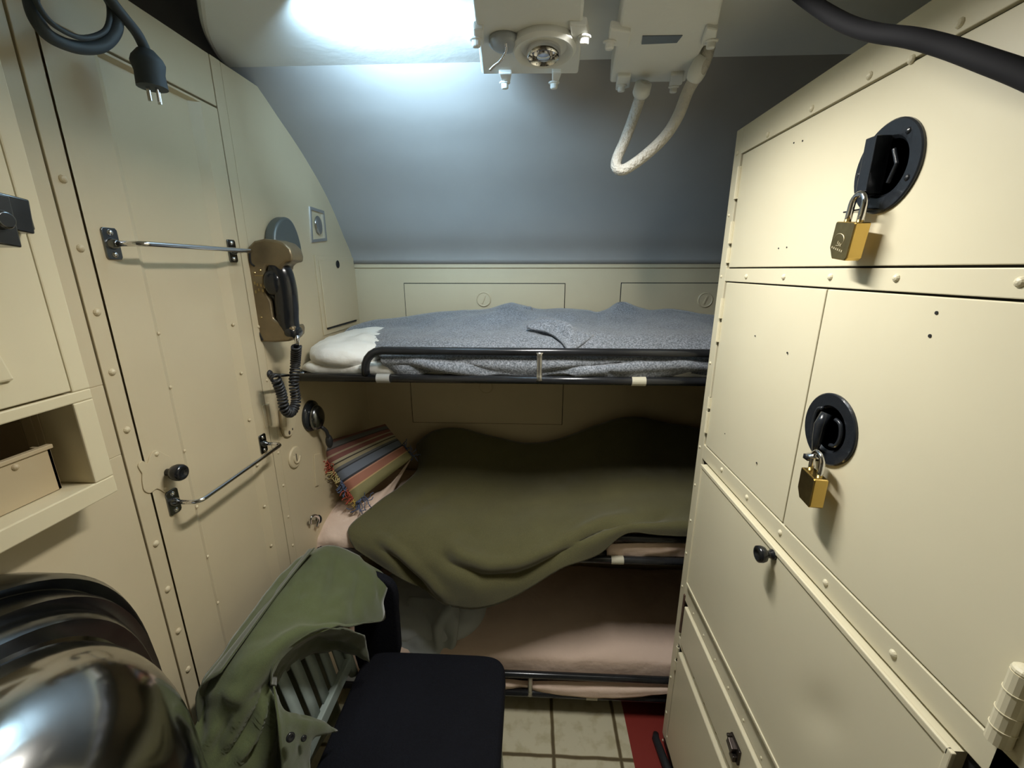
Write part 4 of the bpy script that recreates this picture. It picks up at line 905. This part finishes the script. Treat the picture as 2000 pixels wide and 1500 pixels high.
jk = thing('olive_jacket', 'olive green cotton jacket draped over the back of the slatted chair', 'jacket', (-.6, .8, .85))
def X(u, v, x): return P(u, v, x=x)
rows = [
 [X(612,1078,-.640), X(640,1068,-.600), X(672,1072,-.565), X(700,1088,-.525), X(712,1112,-.50)],
 [X(575,1098,-.650), X(618,1095,-.590), X(660,1102,-.545), X(710,1112,-.490), X(757,1129,-.430)],
 [X(520,1160,-.650), X(575,1150,-.585), X(630,1155,-.530), X(690,1165,-.470), X(748,1175,-.425)],
 [X(470,1225,-.650), X(530,1205,-.590), X(590,1200,-.530), X(660,1210,-.465), X(745,1213,-.420)],
 [X(430,1290,-.650), X(480,1262,-.600), X(535,1245,-.545), X(590,1228,-.500), X(660,1225,-.455)],
 [X(398,1330,-.655), X(440,1310,-.610), X(485,1290,-.565), X(530,1275,-.530), X(572,1262,-.510)],
 [X(388,1380,-.645), X(425,1365,-.605), X(465,1350,-.565), X(505,1335,-.540), X(530,1322,-.530)],
 [X(378,1430,-.640), X(420,1425,-.600), X(465,1412,-.565), X(510,1400,-.535), X(545,1385,-.520)],
 [X(368,1490,-.630), X(420,1490,-.590), X(475,1480,-.555), X(530,1470,-.530), X(575,1460,-.515)],
 [X(360,1580,-.620), X(420,1580,-.585), X(480,1580,-.550), X(545,1580,-.520), X(600,1580,-.500)]]
fj = [([(600,1100),(590,1150),(575,1195)], -.007, 8), ([(615,1110),(605,1160),(590,1200)], .004, 10), ([(700,1130),(690,1190),(695,1230)], -.008, 6), ([(722,1120),(728,1160),(735,1205)], .006, 6), ([(735,1130),(740,1180)], -.006, 5),
      ([(600,1215),(640,1190),(680,1170)], -.006, 6), ([(600,1215),(660,1215),(710,1235)], -.005, 6), ([(410,1360),(440,1350),(480,1380)], .006, 12), ([(470,1400),(490,1370),(525,1335)], -.010, 8),
      ([(430,1500),(480,1430),(520,1360),(528,1325)], -.016, 8), ([(455,1500),(500,1430),(528,1350)], .014, 7), ([(480,1500),(515,1430),(535,1350)], -.014, 7), ([(510,1500),(530,1420),(537,1350)], .012, 7), ([(455,1390),(430,1440),(410,1490)], -.014, 14), ([(545,1500),(548,1440),(542,1370)], -.010, 7),
      ([(400,1345),(390,1400),(395,1440)], -.012, 12), ([(640,1085),(632,1130),(618,1180),(605,1212)], .006, 7), ([(655,1085),(655,1130),(640,1175)], -.006, 6), ([(690,1100),(680,1150),(650,1180),(612,1212)], .005, 6), ([(745,1140),(720,1170),(728,1215)], .006, 5), ([(700,1180),(712,1225)], .006, 5), ([(560,1150),(510,1220),(470,1270)], .004, 16), ([(500,1290),(470,1330),(440,1345)], -.005, 10), ([(440,1440),(470,1400),(500,1350)], .008, 7), ([(390,1480),(420,1430),(440,1400)], .010, 9), ([(560,1480),(545,1430),(541,1380)], .008, 6)]
gridmesh(cloth(patch(rows, 9, 8), fj, .006, 14), 'jacket_body', JACK, jk, solid=.004)
rows = [
 [X(528,1338,-.525), X(530,1305,-.525), X(548,1275,-.52), X(580,1250,-.50), X(620,1228,-.475), X(670,1226,-.450), X(712,1240,-.43)],
 [X(532,1340,-.545), X(542,1308,-.550), X(568,1282,-.545), X(602,1258,-.525), X(640,1245,-.495), X(680,1250,-.460), X(716,1262,-.435)],
 [X(535,1342,-.560), X(552,1318,-.570), X(582,1292,-.570), X(615,1272,-.550), X(655,1266,-.510), X(690,1274,-.470), X(722,1292,-.435)]]
gridmesh(cloth(patch(rows, 8, 8), [([(570,1275),(620,1250),(690,1262)], -.008, 7), ([(600,1280),(650,1262),(710,1280)], .006, 6)], .004, 25), 'jacket_lining', JACKD, jk, solid=.003)
rows = [
 [X(535,1340,-.520), X(545,1380,-.515), X(550,1392,-.512), X(556,1398,-.510)],
 [X(538,1390,-.505), X(560,1400,-.500), X(585,1402,-.495), X(605,1402,-.490)],
 [X(545,1440,-.490), X(575,1440,-.485), X(605,1428,-.475), X(657,1430,-.455)],
 [X(550,1500,-.485), X(575,1495,-.480), X(598,1470,-.480), X(606,1440,-.478)],
 [X(555,1580,-.480), X(575,1580,-.475), X(595,1580,-.475), X(608,1580,-.475)]]
gridmesh(cloth(patch(rows, 8, 8), [([(560,1410),(620,1418),(650,1430)], .005, 6), ([(570,1450),(610,1432)], -.006, 5)], .003, 25), 'jacket_lapel', JACK, jk, solid=.003)
# the back of the jacket hanging behind the slats
rows = [[Vector((-.600 - .006*math.sin(9*y), y, .845)) for y in (.62, .72, .82, .92, 1.0)], [Vector((-.640, y, .80)) for y in (.60, .72, .82, .92, 1.02)],
        [Vector((-.640 + .012*math.sin(14*y), y, .62)) for y in (.58, .70, .82, .94, 1.03)], [Vector((-.620 + .015*math.sin(17*y), y, .40)) for y in (.58, .70, .82, .94, 1.03)], [Vector((-.61 + .02*math.sin(20*y), y, .22)) for y in (.60, .70, .82, .92, 1.0)]]
gridmesh(patch(rows, 8, 8), 'jacket_back', JACKD, jk, solid=.003)
for u, v, r in ((567,1440,.0085), (593,1442,.006)):
    MB().lathe([(r, 0), (r, .002), (r*.8, .004), (r*.5, .003)], X(u, v, -.468), (.75, -.45, .5), 18).build('button', BLACK, jk, smooth=True)
